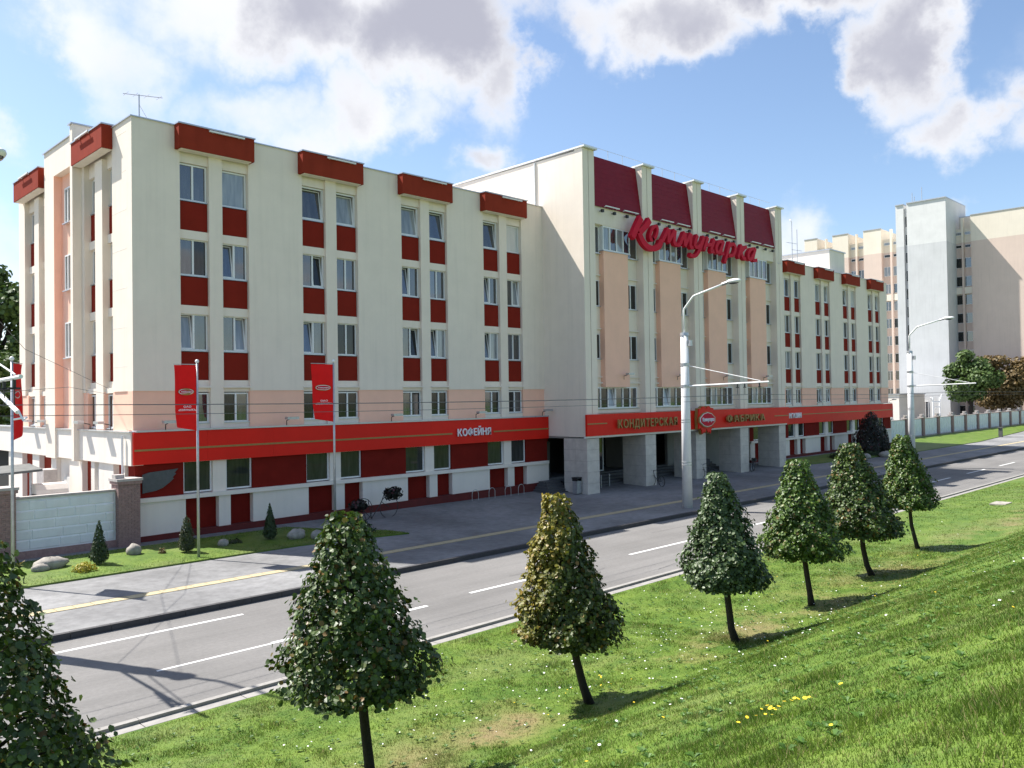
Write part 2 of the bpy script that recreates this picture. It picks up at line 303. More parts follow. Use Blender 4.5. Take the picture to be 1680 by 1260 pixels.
# ------------------------------------------------------------------ ground, road, pavement, lawns
def struct(mb, name, m, parent=None): return mb.build(name, m, parent, kind='structure')
def slope_z(y):
    if y >= 15.7: return .05
    if y >= 9.5: return .05 + (15.7-y)/6.2*.53
    s = 9.5-y; k = .48
    z = .58 + k*s if s > 1.0 else .58 + .0855*s + (k-.0855)*s*s/2 + 0
    if s > 1.0: z -= (k-.0855)*.5
    return min(z, 4.40)
from mathutils import noise as MN
def slope_bump(x, y): return .03*MN.noise((x*.32, y*.32, 2.1)) + .025*MN.noise((x*1.1, y*1.1, 5.2)) + .012*MN.noise((x*3.1, y*3.1, 8.2))
def slope_h(x, y):
    f = min(1, max(0, (15.5-y)/3)); g = min(1, max(0, (y-.8)/1.5)); return slope_z(y) + slope_bump(x, y)*f*g
def hp(y): return .13 + max(0, (y-23.35))/9*.03 + (max(0, y-32.2)/3.1)*.12
struct(MB().box(-1500, 3000, -1500, 3000, -1.2, -.07), 'ground', 'soil')
road = struct(MB().box(-80, 420, 16.3, 23.2, -.3, 0), 'road', 'asphalt')
def dash(x0, x1, y, w=.13): MB().box(x0, x1, y-w/2, y+w/2, -.01, .004).build('lane_marking', 'paint', road)
dash(7.5, 10.35, 18.95, .09); dash(10.35, 15.3, 18.98, .15)
xs = 17.2
while xs < 150: dash(xs, xs+4.3, 19.1+min(xs, 70)*.007, .14); xs += 8.2
dash(-40, 11.2, 22.17, .12)
random.seed(3)
mb = MB()
for i in range(14):                             # sealed cracks and a darker patch or two
    x = random.uniform(4, 70); y = random.uniform(16.7, 22.8); a = random.uniform(-.3, .3); L = random.uniform(.6, 3)
    mb.add([(x, y, .0025), (x+L, y+a, .0025), (x+L, y+a+.018, .0025), (x, y+.022, .0025)], [(0, 1, 2, 3)])
mb.build('crack_seal', 'kerbdark', road)
kb = MB(); x = -80
while x < 300:
    kb.box(x+.006, x+.994 if x < 90 else x+9.99, 23.2, 23.36, -.2, .17); x += 1 if x < 90 else 10
struct(kb, 'kerb', 'kerbdark')  # kerb colour darkened to carry the shade on its face
kb = MB(); x = -60
while x < 300:
    L = 1 if x < 90 else 10
    kb.box(x+.006, x+L-.006, 15.98, 16.13, -.2, .12); kb.box(x+.01, x+L-.01, 16.135, 16.305, -.2, .012); kb.box(x+.01, x+L-.01, 15.7, 15.975, -.2, .055); x += L
struct(kb, 'grass_kerb', 'kerb')
ys = [23.36, 25.9, 26.42, 29, 32.2, 33.8, 35.3, 39.0, 44, 60]
mb = MB()
for a, b in zip(ys, ys[1:]):
    if abs(a-25.9) < .01: continue
    for xa, xb in ((-80, 10), (10, 40), (40, 420)): mb.add([(xa, a, hp(min(a, 35.3))), (xb, a, hp(min(a, 35.3))), (xb, b, hp(min(b, 35.3))), (xa, b, hp(min(b, 35.3)))], [(0, 1, 2, 3)])
pav = struct(mb, 'pavement', 'pave')
sub = MB().box(-80, 420, 25.88, 26.44, .05, hp(25.9)-.02); sub.build('tile_bed', 'kerb', pav)
tm = None; x = 5.0
for i in range(96):                             # yellow tactile tiles one by one, the far run as one strip
    if tm is None: tm = MB().box(.008, .492, 0, .42, 0, .03).mesh('yellow_tile', M['tactile'])
    t = bpy.data.objects.new('yellow_tile', tm); t.location = (x, 25.95, hp(26)-.022+RN.uniform(-.002, .003)); link(t, pav); x += .5
MB().box(x, 300, 25.95, 26.37, .1, hp(26)+.006).box(-60, 5, 25.95, 26.37, .1, hp(26)+.006).build('tile_strip', 'tactile', pav, kind='stuff')
gm = bpy.data.materials.new('grass'); gm.use_nodes = True
def grass_nodes(m, isl):
    n, l = m.node_tree.nodes, m.node_tree.links; b = n['Principled BSDF']; b.inputs['Roughness'].default_value = .6; b.inputs['Specular IOR Level'].default_value = .25
    g = n.new('ShaderNodeNewGeometry')
    def nz(s, d=4, w=.6):
        a = n.new('ShaderNodeTexNoise'); a.inputs['Scale'].default_value = s; a.inputs['Detail'].default_value = d; a.inputs['Roughness'].default_value = w; l.new(g.outputs['Position'], a.inputs['Vector']); return a.outputs['Fac']
    def ramp(f, p0, c0, p1, c1):
        r = n.new('ShaderNodeValToRGB'); r.color_ramp.elements[0].position = p0; r.color_ramp.elements[0].color = (*c0, 1); r.color_ramp.elements[1].position = p1; r.color_ramp.elements[1].color = (*c1, 1); l.new(f, r.inputs[0]); return r.outputs[0]
    c = ramp(nz(1.1, 6, .7), .34, (.056, .114, .012), .66, (.132, .198, .028))
    def mixc(f, a, bcol):
        x = n.new('ShaderNodeMix'); x.data_type = 'RGBA'; l.new(f, x.inputs['Factor']); l.new(a, x.inputs['A'])
        if isinstance(bcol, tuple): x.inputs['B'].default_value = (*bcol, 1)
        else: l.new(bcol, x.inputs['B'])
        return x.outputs['Result']
    c = mixc(ramp(nz(.42, 5, .65), .50, (0, 0, 0), .72, (.7, .7, .7)), c, (.165, .195, .062))
    # trodden, drier strip along the tree line
    sp = n.new('ShaderNodeSeparateXYZ'); l.new(g.outputs['Position'], sp.inputs[0])
    mr = n.new('ShaderNodeMapRange'); ab = n.new('ShaderNodeMath'); ab.operation = 'ABSOLUTE'; sb = n.new('ShaderNodeMath'); sb.operation = 'SUBTRACT'; l.new(sp.outputs['Y'], sb.inputs[0]); sb.inputs[1].default_value = 9.9; l.new(sb.outputs[0], ab.inputs[0]); l.new(ab.outputs[0], mr.inputs[0])
    mr.inputs[1].default_value = 0; mr.inputs[2].default_value = 1.7; mr.inputs[3].default_value = 1; mr.inputs[4].default_value = 0
    mu = n.new('ShaderNodeMath'); mu.operation = 'MULTIPLY'; l.new(mr.outputs[0], mu.inputs[0]); l.new(ramp(nz(.55, 5), .46, (0, 0, 0), .66, (1, 1, 1)), mu.inputs[1])
    c = mixc(mu.outputs[0], c, (.21, .165, .08))
    c = mixc(ramp(nz(2.3, 4), .62, (0, 0, 0), .74, (.75, .75, .75)), c, (.035, .085, .010) if isl else (.045, .085, .014))
    c = mixc(ramp(nz(7.5, 3), .55, (0, 0, 0), .70, (.7, .7, .7)), c, (.030, .075, .012))
    c = mixc(ramp(nz(4.1, 4), .60, (0, 0, 0), .72, (.55, .55, .55)), c, (.17, .22, .045))
    if isl:
        st = n.new('ShaderNodeMath'); st.operation = 'GREATER_THAN'; l.new(g.outputs['Random Per Island'], st.inputs[0]); st.inputs[1].default_value = .90
        c = mixc(st.outputs[0], c, (.23, .20, .09))
        h = n.new('ShaderNodeHueSaturation'); mp = n.new('ShaderNodeMapRange'); l.new(g.outputs['Random Per Island'], mp.inputs[0]); mp.inputs[3].default_value = .65; mp.inputs[4].default_value = 1.5; l.new(mp.outputs[0], h.inputs['Value']); l.new(c, h.inputs['Color']); c = h.outputs[0]
        tr = n.new('ShaderNodeBsdfTranslucent'); l.new(c, tr.inputs[0]); ms = n.new('ShaderNodeMixShader'); ms.inputs[0].default_value = .5; l.new(b.outputs[0], ms.inputs[1]); l.new(tr.outputs[0], ms.inputs[2]); l.new(ms.outputs[0], n['Material Output'].inputs[0])
    l.new(c, b.inputs['Base Color'])
grass_nodes(gm, False); M['grass'] = gm
bm_ = bpy.data.materials.new('grass_blade'); bm_.use_nodes = True; grass_nodes(bm_, True); M['blade'] = bm_
gx = list(np.arange(-30, 60, .45)) + list(np.arange(60, 420, 6.0)); gy = [-60, -20, -5, 0] + list(np.arange(.6, 15.71, .302)) + [15.72]
mb = MB(); mb.v = [(float(x), float(y), slope_h(x, y)) for y in gy for x in gx]; nx = len(gx)
mb.f = [(j*nx+i, j*nx+i+1, (j+1)*nx+i+1, (j+1)*nx+i) for j in range(len(gy)-1) for i in range(nx-1)]
slope = mb.build('grass_slope', 'grass', None, True, kind='structure')
lawnL = [(-60, 30.0), (17.6, 29.95), (19.6, 29.6), (22.4, 28.95), (22.2, 30.2), (21.4, 31.6), (20.4, 32.8), (19.4, 34.2), (-60, 34.2)]
lawnR = [(66, 31.2), (76, 30.1), (85, 29.6), (106, 29.8), (137, 32.6), (260, 33.0), (260, 37.6), (95.5, 37.6), (95.2, 34.5), (66, 34.5)]
def lawn(poly, name):
    n = len(poly); mb = MB(); mb.add([(x, y, hp(y)+.06) for x, y in poly] + [(x, y, 0) for x, y in poly], [tuple(range(n))] + [(i, i+n, (i+1) % n+n, (i+1) % n) for i in range(n)]); return struct(mb, name, 'grass')
lawn(lawnL, 'lawn'); lawn(lawnR, 'lawn')
def inpoly(P, poly):
    x, y = P[:, 0], P[:, 1]; c = np.zeros(len(P), bool); n = len(poly)
    for i in range(n):
        x0, y0 = poly[i]; x1, y1 = poly[i-1]
        c ^= ((y0 > y) != (y1 > y)) & (x < (x1-x0)*(y-y0)/((y1-y0) or 1e-9)+x0)
    return c
def blades(P, Z, hs, ws, name):
    n = len(P); a = NR.uniform(0, 2*np.pi, n); h = hs*NR.uniform(.5, 1.3, n); w = ws*NR.uniform(.7, 1.3, n)
    ln = NR.uniform(.2, 1.3, n)*h; la = NR.uniform(0, 2*np.pi, n); dx, dy = np.cos(a)*w/2, np.sin(a)*w/2
    V = np.empty((n, 3, 3), np.float32); V[:, 0] = np.stack([P[:, 0]-dx, P[:, 1]-dy, Z-.01], 1); V[:, 1] = np.stack([P[:, 0]+dx, P[:, 1]+dy, Z-.01], 1)
    V[:, 2] = np.stack([P[:, 0]+np.cos(la)*ln, P[:, 1]+np.sin(la)*ln, Z+h], 1)
    o = bpy.data.objects.new(name, npmesh(name, V.reshape(-1, 3), np.arange(3*n).reshape(n, 3), M['blade'])); link(o); return tag(o, kind='stuff')
sh = np.vectorize(slope_h)
# blades thin out with distance from the viewpoint, clumped
P = []
for (x0, x1, y0, y1, d) in ((0, 7, -.2, 4, 6500), (0, 9, 4, 15.6, 2200), (7, 16, -.2, 4, 3000), (9, 17, 4, 15.6, 1500), (16, 32, .5, 15.6, 620), (32, 60, 4, 15.6, 120)):
    k = int((x1-x0)*(y1-y0)*d); P.append(np.stack([NR.uniform(x0, x1, k), NR.uniform(y0, y1, k)], 1))
P = np.concatenate(P); cl = np.array([MN.noise((x*1.5, y*1.5, .3)) + .6*MN.noise((x*4.3, y*4.3, 3.3)) for x, y in P])
P = P[NR.uniform(0, 1, len(P)) < .75+.3*cl]; cl = np.array([MN.noise((x*1.5, y*1.5, .3)) + .6*MN.noise((x*4.3, y*4.3, 3.3)) for x, y in P])
dist = np.hypot(P[:, 0], P[:, 1])
blades(P, sh(P[:, 0], P[:, 1]), (.022+.045*np.clip(cl, 0, 1))*(1+dist*.010), .0055+dist*.00042, 'grass_blades')
k = 26000; Q = np.stack([NR.uniform(5, 23, k), NR.uniform(28.9, 34.2, k)], 1); Q = Q[inpoly(Q, lawnL)]
blades(Q, np.array([hp(y)+.06 for y in Q[:, 1]]), .05, .02, 'lawn_blades')
# broad-leaved weeds, daisies and dandelions in the slope
def discs(P, r, z, m, name, n=6):
    V, F = [], []
    for (x, y), q, h in zip(P, r, z):
        b = len(V); t = NR.uniform(-.4, .4, 2)
        for i in range(n): a = 2*math.pi*i/n; ca, sa = math.cos(a)*q, math.sin(a)*q; V.append((x+ca, y+sa, h+ca*t[0]+sa*t[1]))
        F.append(list(range(b, b+n)))
    o = bpy.data.objects.new(name, npmesh(name, np.array(V), np.array(F), m)); link(o); return tag(o, kind='stuff')
k = 340; D = np.stack([NR.normal(15.5, 4.5, k), NR.normal(10.6, 1.5, k)], 1); D = D[(D[:, 1] < 15.3) & (D[:, 1] > 2)]; D2 = np.stack([NR.uniform(3, 40, 150), NR.uniform(2, 15, 150)], 1); D = np.concatenate([D, D2])
M['daisy'] = mat('daisy_petal', (.85, .85, .82), .7, .02); M['dandelion'] = mat('dandelion_petal', (.75, .55, .02), .7, .05)
discs(D, NR.uniform(.010, .020, len(D)), sh(D[:, 0], D[:, 1])+NR.uniform(.06, .11, len(D)), M['daisy'], 'daisies')
D = np.concatenate([np.stack([NR.normal(6.35, .22, 22), NR.normal(3.3, .16, 22)], 1), np.stack([NR.normal(12.0, .6, 14), NR.normal(10.0, .3, 14)], 1), np.stack([NR.uniform(3, 30, 40), NR.uniform(2, 14, 40)], 1)])
discs(D, NR.uniform(.012, .02, len(D)), sh(D[:, 0], D[:, 1])+.09, M['dandelion'], 'dandelions')
M['weed'] = leafmat('weed_leaf', (.04, .10, .012), (.09, .19, .025), None, .6)
V, F = [], []
for i in range(1500):                            # rosettes
    x, y = NR.uniform(2, 30), NR.uniform(2, 15); z = slope_h(x, y)
    for j in range(7):
        a = NR.uniform(0, 6.28); L = NR.uniform(.03, .075); w = L*.28; u = np.array([math.cos(a), math.sin(a)]); p = np.array([-u[1], u[0]])*w; b = len(V)
        V += [(x, y, z+.02), (x+u[0]*L*.55+p[0], y+u[1]*L*.55+p[1], z+.05), (x+u[0]*L, y+u[1]*L, z+.05), (x+u[0]*L*.55-p[0], y+u[1]*L*.55-p[1], z+.05)]; F.append((b, b+1, b+2, b+3))
tag(link(bpy.data.objects.new('weeds', npmesh('weeds', np.array(V), np.array(F), M['weed']))), kind='stuff')

# ------------------------------------------------------------------ windows and lettering
WC = {}
def window(parent, c, y, z0, w, h, n=2, face='front', tilt=(), mats=('g_mid',), sill=True, name='window', mull=.08):
    """white frame with n panes; c is the middle along the wall, y the wall plane, face front looks to -y, side to -x"""
    k = ('f', round(w, 2), round(h, 2), n, mull); fr = .065
    pw = (w-2*fr-(n-1)*mull)/n
    if k not in WC:
        b = MB().box(-w/2, w/2, -.05, .06, 0, fr).box(-w/2, w/2, -.05, .06, h-fr, h).box(-w/2, -w/2+fr, -.05, .06, fr, h-fr).box(w/2-fr, w/2, -.05, .06, fr, h-fr)
        for i in range(1, n): x = -w/2+fr+i*(pw+mull)-mull; b.box(x, x+mull, -.06, .06, fr, h-fr)
        WC[k] = b.mesh('window', M['white'])
        q = MB().box(-pw/2, pw/2, 0, .015, 0, h-2*fr); WC[k+('p',)] = {g: q.mesh('pane', M[g]) for g in ('g_dark', 'g_mid', 'g_curt', 'g_blind', 'g_blue', 'g_shop')}
        s = .05; WC[k+('s',)] = MB().box(-pw/2, pw/2, -.03, .03, 0, s).box(-pw/2, pw/2, -.03, .03, h-2*fr-s, h-2*fr).box(-pw/2, -pw/2+s, -.03, .03, s, h-2*fr-s).box(pw/2-s, pw/2, -.03, .03, s, h-2*fr-s).mesh('sash', M['white'])
        WC[k+('l',)] = MB().box(-w/2-.03, w/2+.03, -.16, -.052, -.035, .01).mesh('sill', M['metal'])
    o = bpy.data.objects.new(name, WC[k]); po = org(parent)
    o.location = (Vector((c, y, z0)) if face == 'front' else Vector((y, c, z0))) - po
    if face == 'side': o.rotation_euler = (0, 0, -math.pi/2)
    link(o, parent)
    for i in range(n):
        x = -w/2+fr+i*(pw+mull)+pw/2; g = mats[i % len(mats)]
        p = bpy.data.objects.new('pane', WC[k+('p',)][g]); p.location = (x, .0, fr); link(p, o)
        if i in tilt:
            p.rotation_euler.x = math.radians(-8); s = bpy.data.objects.new('sash', WC[k+('s',)]); s.location = (x, 0, fr); s.rotation_euler.x = math.radians(-8); link(s, o)
    if sill: s = bpy.data.objects.new('sill', WC[k+('l',)]); link(s, o)
    return o
TC = {}
def glyph(ch, ext, off):
    k = (ch, ext, off)
    if k not in TC:
        c = bpy.data.curves.new('letter', 'FONT'); c.body = ch; c.extrude = ext; c.offset = off; c.resolution_u = 3
        o = bpy.data.objects.new('letter', c); COL.objects.link(o); bpy.context.view_layer.update()
        me = bpy.data.meshes.new_from_object(o.evaluated_get(bpy.context.evaluated_depsgraph_get())); bpy.data.objects.remove(o); bpy.data.curves.remove(c)
        co = np.array([v.co[:] for v in me.vertices]); TC[k] = (me, co[:, 0].min(), co[:, 0].max())
    return TC[k]
def text(parent, body, x0, x1, z0, H, y, depth, m, off=.02, gap=.12, name='letter', face=None):
    """upright capitals along +x from x0 to x1, one object per letter"""
    G = [(ch, glyph(ch, .5, off)) for ch in body if ch != ' ']; adv = []; x = 0
    for ch in body:
        if ch == ' ': x += .3; continue
        a, b = [(g[1], g[2]) for c, g in G if c == ch][0]; adv.append(x-a); x += b-a+gap
    sx = (x1-x0)/(x-gap); sz = H/.73; po = org(parent); out = []
    for (ch, g), a in zip(G, adv):
        key = ('mat', ch, m, off)
        if key not in TC: me = g[0].copy(); me.materials.clear(); me.materials.append(M[m]); TC[key] = me
        o = bpy.data.objects.new(name, TC[key]); link(o, parent); o.rotation_euler = (math.pi/2, 0, 0); o.scale = (sx, sz, depth); o.location = Vector((x0+a*sx, y+depth/2, z0)) - po; out.append(o)
    return out

# ------------------------------------------------------------------ the factory building
B = thing('factory_building', 'long cream and peach factory with red window panels and a maroon roofed middle block', 'building', (13.17, 35.5, 0))
XL = 13.17
PICK = [('g_mid',), ('g_dark',), ('g_mid', 'g_dark'), ('g_blue', 'g_mid'), ('g_mid', 'g_curt'), ('g_curt', 'g_mid')]
def wing(x0, x1, bays, seed, skip_first=False):
    rn = random.Random(seed); w = MB(); pe = MB(); cw = MB(); rd = MB(); inn = MB(); pl = MB(); lo = MB(); dl = MB()
    edges = [x0]+[v for b in bays for v in (b, b+3.2)]+[x1]
    for a, b in zip(edges[0::2], edges[1::2]):
        w.box(a, b, 35.5, 36.1, 6.55, 18.05); pe.box(a, b, 35.54, 36.1, 4.9, 6.55)
        rd.box(a, b, 35.37, 36.1, 2.08, 3.55)
        if a != x0 or x0 < 20: lo.box(max(a-.02, x0), b+.06, 35.3, 36.1, .5, 1.9)
        else: lo.box(a, b+.06, 35.3, 36.1, .5, 1.9)
    w.box(x0+.15, x1-.15, 36.1, 36.4, 4.9, 18.05)
    for i, b in enumerate(bays):
        c1, p0, p1, c2 = (b, b+1.31), b+1.31, b+1.93, (b+1.93, b+3.2)
        w.box(p0, p1, 35.5, 36.1, 4.9, 17.0)
        w.box(b, b+3.2, 35.62, 36.1, 16.56, 18.04)      # lintel under the cornice
        for (a, e) in (c1, c2):
            for k in range(3):
                t = 3.3*k
                MB().box(a+.02, e-.02, 35.66, 35.8, 13.6-t if k < 2 else 7.02, 14.86-t).build('red_panel', 'red', B)
                w.box(a, e, 35.62, 36.1, (13.22 if k < 2 else 13.34)-t, 13.6-t if k < 2 else 7.02)
                inn.box(a, e, 36.09, 36.1, 14.9-t, 16.56-t)  # near-black sheet standing in for the unlit room
                one = k == 0 and (i > 0 or a > c1[0])
                tl = () if rn.random() < .35 else ((0,) if (one or rn.random() < .75) else (1,))
                ms = rn.choice(PICK) if not one else (rn.choice(['g_blue', 'g_curt', 'g_mid', 'g_blue']),)
                if k == 0 and i == 3 and a > c1[0]: ms = ('g_blind',); tl = ()
                if k == 0 and i == 0: ms = ('g_curt',) if a > c1[0] else ('g_mid',); tl = ()
                window(B, (a+e)/2, 35.78, 14.92-t, e-a-.03, 1.62, 1 if one else 2, tilt=tl, mats=ms)
            w.box(a, e, 35.60, 36.1, 6.5, 6.74); cw.box(a-.05, e+.05, 35.44, 35.60, 6.68, 6.74)
            window(B, (a+e)/2, 35.72, 5.13, e-a-.03, 1.33, 2, mats=rn.choice([('g_dark',), ('g_dark', 'g_mid'), ('g_mid', 'g_dark')]), tilt=(1,) if rn.random() < .2 else ())
            w.box(a, e, 35.6, 36.1, 4.9, 5.13); w.box(a, e, 35.9, 36.1, 5.13, 6.5); inn.box(a, e, 35.89, 35.9, 5.13, 6.5)
            window(B, (a+e)/2, 35.52, 2.12, e-a-.02, 1.4, 1, mats=('g_shop',), sill=False)
        cw.box(p0-.0, p1+.0, 35.36, 35.6, 2.08, 3.55)
        # red recesses in the base course, jambs and middle pier left proud
        for (a, e) in ((b+.16, b+1.55), (b+2.1, b+3.27)):
            MB().box(a, e, 35.6, 35.75, .5, 1.86).build('base_recess', 'redlow', B)
        lo.box(b+1.55, b+2.1, 35.3, 36.1, .5, 1.9)
        # cornice box over the bay
        co = MB().box(b-.22, b+3.28, 35.04, 35.5, 17.02, 18.06).build('cornice', 'cornice', B)
        MB().box(b-.26, b+3.32, 34.99, 35.55, 18.06, 18.12).build('cornice_flashing', 'metal', co)
        MB().box(b+1.1, b+2.75, 34.90, 34.98, 17.93, 18.0).box(b+1.25, b+1.31, 34.98, 35.05, 17.93, 17.99).box(b+2.5, b+2.56, 34.98, 35.05, 17.93, 17.99).build('light_tube', 'whitemetal', co)
        MB().box(b-.1, b+3.15, 35.10, 35.5, 16.985, 17.02).build('soffit', 'cream', co)
    cw.box(x0 if x0 < 20 else x0, x1, 35.2, 35.6, 1.9, 2.08)
    pl.add([(x0-.1, 35.18, .5), (x1, 35.18, .78 if x0 < 20 else .5), (x1, 35.7, .78 if x0 < 20 else .5), (x0-.1, 35.7, .5), (x0-.1, 35.18, -.1), (x1, 35.18, -.1), (x1, 35.7, -.1), (x0-.1, 35.7, -.1)], [(0, 1, 2, 3), (4, 5, 1, 0), (5, 6, 2, 1), (7, 4, 0, 3)])
    dl.box(x0-.02, x1, 35.14, 35.62, 4.83, 4.9); 
    w.build('wall', 'cream', B); pe.build('peach_wall', 'peach', B); rd.build('red_wall', 'redlow', B); cw.build('pale_pier', 'creamw', B); lo.build('base_course', 'creamw', B); pl.build('plinth', 'plinth', B); inn.build('interior', 'dark', B); dl.build('ledge_flashing', 'metal', B)
wing(XL, 38.3, [15.2, 21.2, 27.2, 33.2], 2)
wing(63.4, 94.2, [64.1, 70.35, 76.58, 82.8, 89.05], 5)
# parapet copings and roofs
r = MB().box(XL-.06, 38.3, 35.44, 36.2, 18.05, 18.10).box(XL-.06, XL+.6, 36.2, 52.1, 18.05, 18.10).box(63.4, 94.26, 35.44, 36.2, 18.05, 18.10).box(93.7, 94.26, 36.2, 52, 18.05, 18.10); r.build('coping', 'metal', B)
MB().box(XL+.5, 38.3, 36.3, 51.9, 17.5, 17.7).box(63.4, 93.9, 36.3, 51.9, 17.5, 17.7).box(38.4, 63.2, 33.5, 48, 20.7, 20.85).build('roof', 'metal', B)
# ends and back
e = MB(); e.box(93.8, 94.2, 36.1, 52, 0, 18.04); e.box(XL, 94.2, 51.605, 52, 0, 18.04); e.box(63.0, 63.4, 32.75, 47.6, 3.6, 21.05); e.box(38.3, 63.4, 47.6, 48, 18, 21.05); e.build('rear_wall', 'cream', B)
# left end of the wing, facing -x
s = MB(); red_ = MB()
def sx(mb, y0, y1, z0, z1, x=XL, d=.6): mb.box(x, x+d, y0, y1, z0, z1)
for a, b in ((36.1, 37.75), (41.35, 41.67), (46.4, 46.85), (50.9, 51.6)): sx(s, a, b, 6.55, 18.05)
SP = MB()
for a, b in ((36.1, 37.9), (38.95, 39.95), (41.1, 41.67), (46.4, 47.0), (48.3, 49.2), (50.5, 51.6)): sx(SP, a, b, 4.0, 6.55, XL+.04, .5)
for n0, n1, ca, cb in ((37.75, 41.35, (37.75, 38.98), (39.9, 41.35)), (46.85, 50.9, (46.85, 48.35), (49.15, 50.9))):
    sx(s, ca[1], cb[0], 4.9, 17.0); sx(s, n0, n1, 16.56, 18.04, XL+.22)
    for a, b in (ca, cb):
        for k in range(3):
            t = 3.3*k; q = b-1.2 if a == cb[0] else a
            MB().box(XL+.3, XL+.4, a+.02, b-.02, 13.6-t if k < 2 else 7.02, 14.86-t).build('red_panel', 'red', B)
            sx(s, a, b, (13.22 if k < 2 else 13.34)-t, 13.6-t if k < 2 else 7.02, XL+.22); window(B, (a+b)/2, XL+.42, 14.92-t, b-a-.03, 1.62, 2, 'side', mats=('g_mid',))
            sx(red_, a, b, 14.9-t, 16.56-t, XL+.59, .01)
        sx(s, a, b, 6.5, 6.74, XL+.1); window(B, (a+b)/2, XL+.25, 4.95, b-a-.03, 1.5, 2, 'side', mats=('g_dark',)); sx(red_, a, b, 4.9, 6.5, XL+.45, .01)
    co = MB().box(XL-.46, XL, n0-.1, n1+.3, 17.15, 18.16).build('cornice', 'cornice', B)
    MB().box(XL-.5, XL+.05, n0-.14, n1+.34, 18.16, 18.22).build('cornice_flashing', 'metal', co); MB().box(XL-.42, XL, n0, n1+.2, 17.115, 17.15).build('soffit', 'cream', co)
    MB().box(XL-.62, XL-.56, n0+1.2, n0+2.9, 18.1, 18.17).box(XL-.56, XL-.48, n0+1.4, n0+1.46, 18.1, 18.16).box(XL-.56, XL-.48, n0+2.6, n0+2.66, 18.1, 18.16).build('light_tube', 'whitemetal', co)
# stair bay: two piers, header, peach recess
sx(s, 41.67, 42.0, 3.4, 19.15, XL-.40, 1.0); sx(s, 44.9, 46.4, 3.4, 18.75, XL-.27, .85); sx(s, 42.0, 44.9, 17.35, 18.75, XL-.27, .85)
MB().box(XL-.48, XL+.7, 41.6, 42.1, 19.15, 19.22).box(XL-.34, XL+.7, 42.1, 46.5, 18.75, 18.81).build('coping', 'metal', B)
MB().box(XL+.1, XL+.6, 42.0, 44.9, 4.5, 17.35).box(XL-.27, XL+.1, 44.86, 44.9, 4.9, 17.35).build('peach_wall', 'peach', B)
for z in (14.9, 11.6, 8.3): window(B, 43.75, XL+.07, z, .95, 1.75, 2, 'side', mats=('g_mid',))
s.build('wall', 'cream', B); SP.build('peach_wall', 'peach', B); red_.build('interior', 'dark', B)
for z in [7.6+1.66*i for i in range(7)]: MB().box(XL-.004, XL+.01, 36.12, 37.74, z, z+.03).build('render_joint', 'creamw', B)
# low podium running back along the left side
p = MB(); p.box(13.0, 13.5, 35.32, 41.72, 3.45, 4.82); p.box(13.0, 13.5, 42.26, 70, 3.45, 4.82); p.box(13.12, 13.5, 41.72, 42.26, 3.45, 4.82); p.build('podium_parapet', 'creamw', B)
MB().box(12.92, 13.6, 35.3, 41.7, 4.82, 4.87).box(12.92, 13.6, 42.28, 70, 4.82, 4.87).build('coping', 'metal', B)
p = MB()
for a, b in ((36.3, 36.5), (37.6, 39.4), (39.95, 40.4), (41.6, 43.4), (45.4, 46.2), (48.2, 49.4), (51.3, 54.0)): p.box(13.1, 13.6, a, b, 0, 3.45)
p.box(13.45, 13.7, 35.4, 56, 0, 3.44); p.box(13.3, 13.5, 43.4, 45.4, 0, 3.4); p.build('podium_wall', 'creamw', B)
for a, b in ((36.5, 37.6), (40.4, 41.6), (46.2, 48.2), (49.4, 51.3)): MB().box(13.34, 13.45, a, b, .3, 3.44).build('red_panel', 'cornice', B)
MB().box(13.22, 13.31, 43.7, 44.6, .3, 2.5).build('door', 'white', B)
window(B, 39.68, 13.3, 1.2, .5, 2.0, 1, 'side', mats=('g_mid',), sill=False)
MB().box(13.44, 13.5, 54, 60, .3, 3.44).build('interior', 'dark', B)
MB().tube([(12.9, 36.0, .3), (12.9, 36.0, 4.7)], .05).tube([(13.06, 41.98, 3.5), (13.06, 41.98, 4.9)], .05).build('downpipe', 'whitemetal', B)
MB().prism([(13.45, 3.05), (13.7, 3.13), (14.95, 3.22), (14.78, 3.05), (14.86, 3.02), (14.7, 2.86), (14.76, 2.82), (14.58, 2.66), (14.3, 2.46), (14.0, 2.35), (13.45, 2.28)], 35.30, 35.38).build('wall_plaque', 'plaque', B)
# recess of the side door beside the middle block
MB().box(38.3, 39.3, 36.2, 36.4, 0, 4.9).build('wall', 'redlow', B)
dr = MB().box(38.42, 39.3, 36.05, 36.15, .9, 3.2).build('door', 'black', B); MB().box(38.5, 38.9, 36.03, 36.04, 1.1, 3.0).build('pane', 'g_dark', dr)

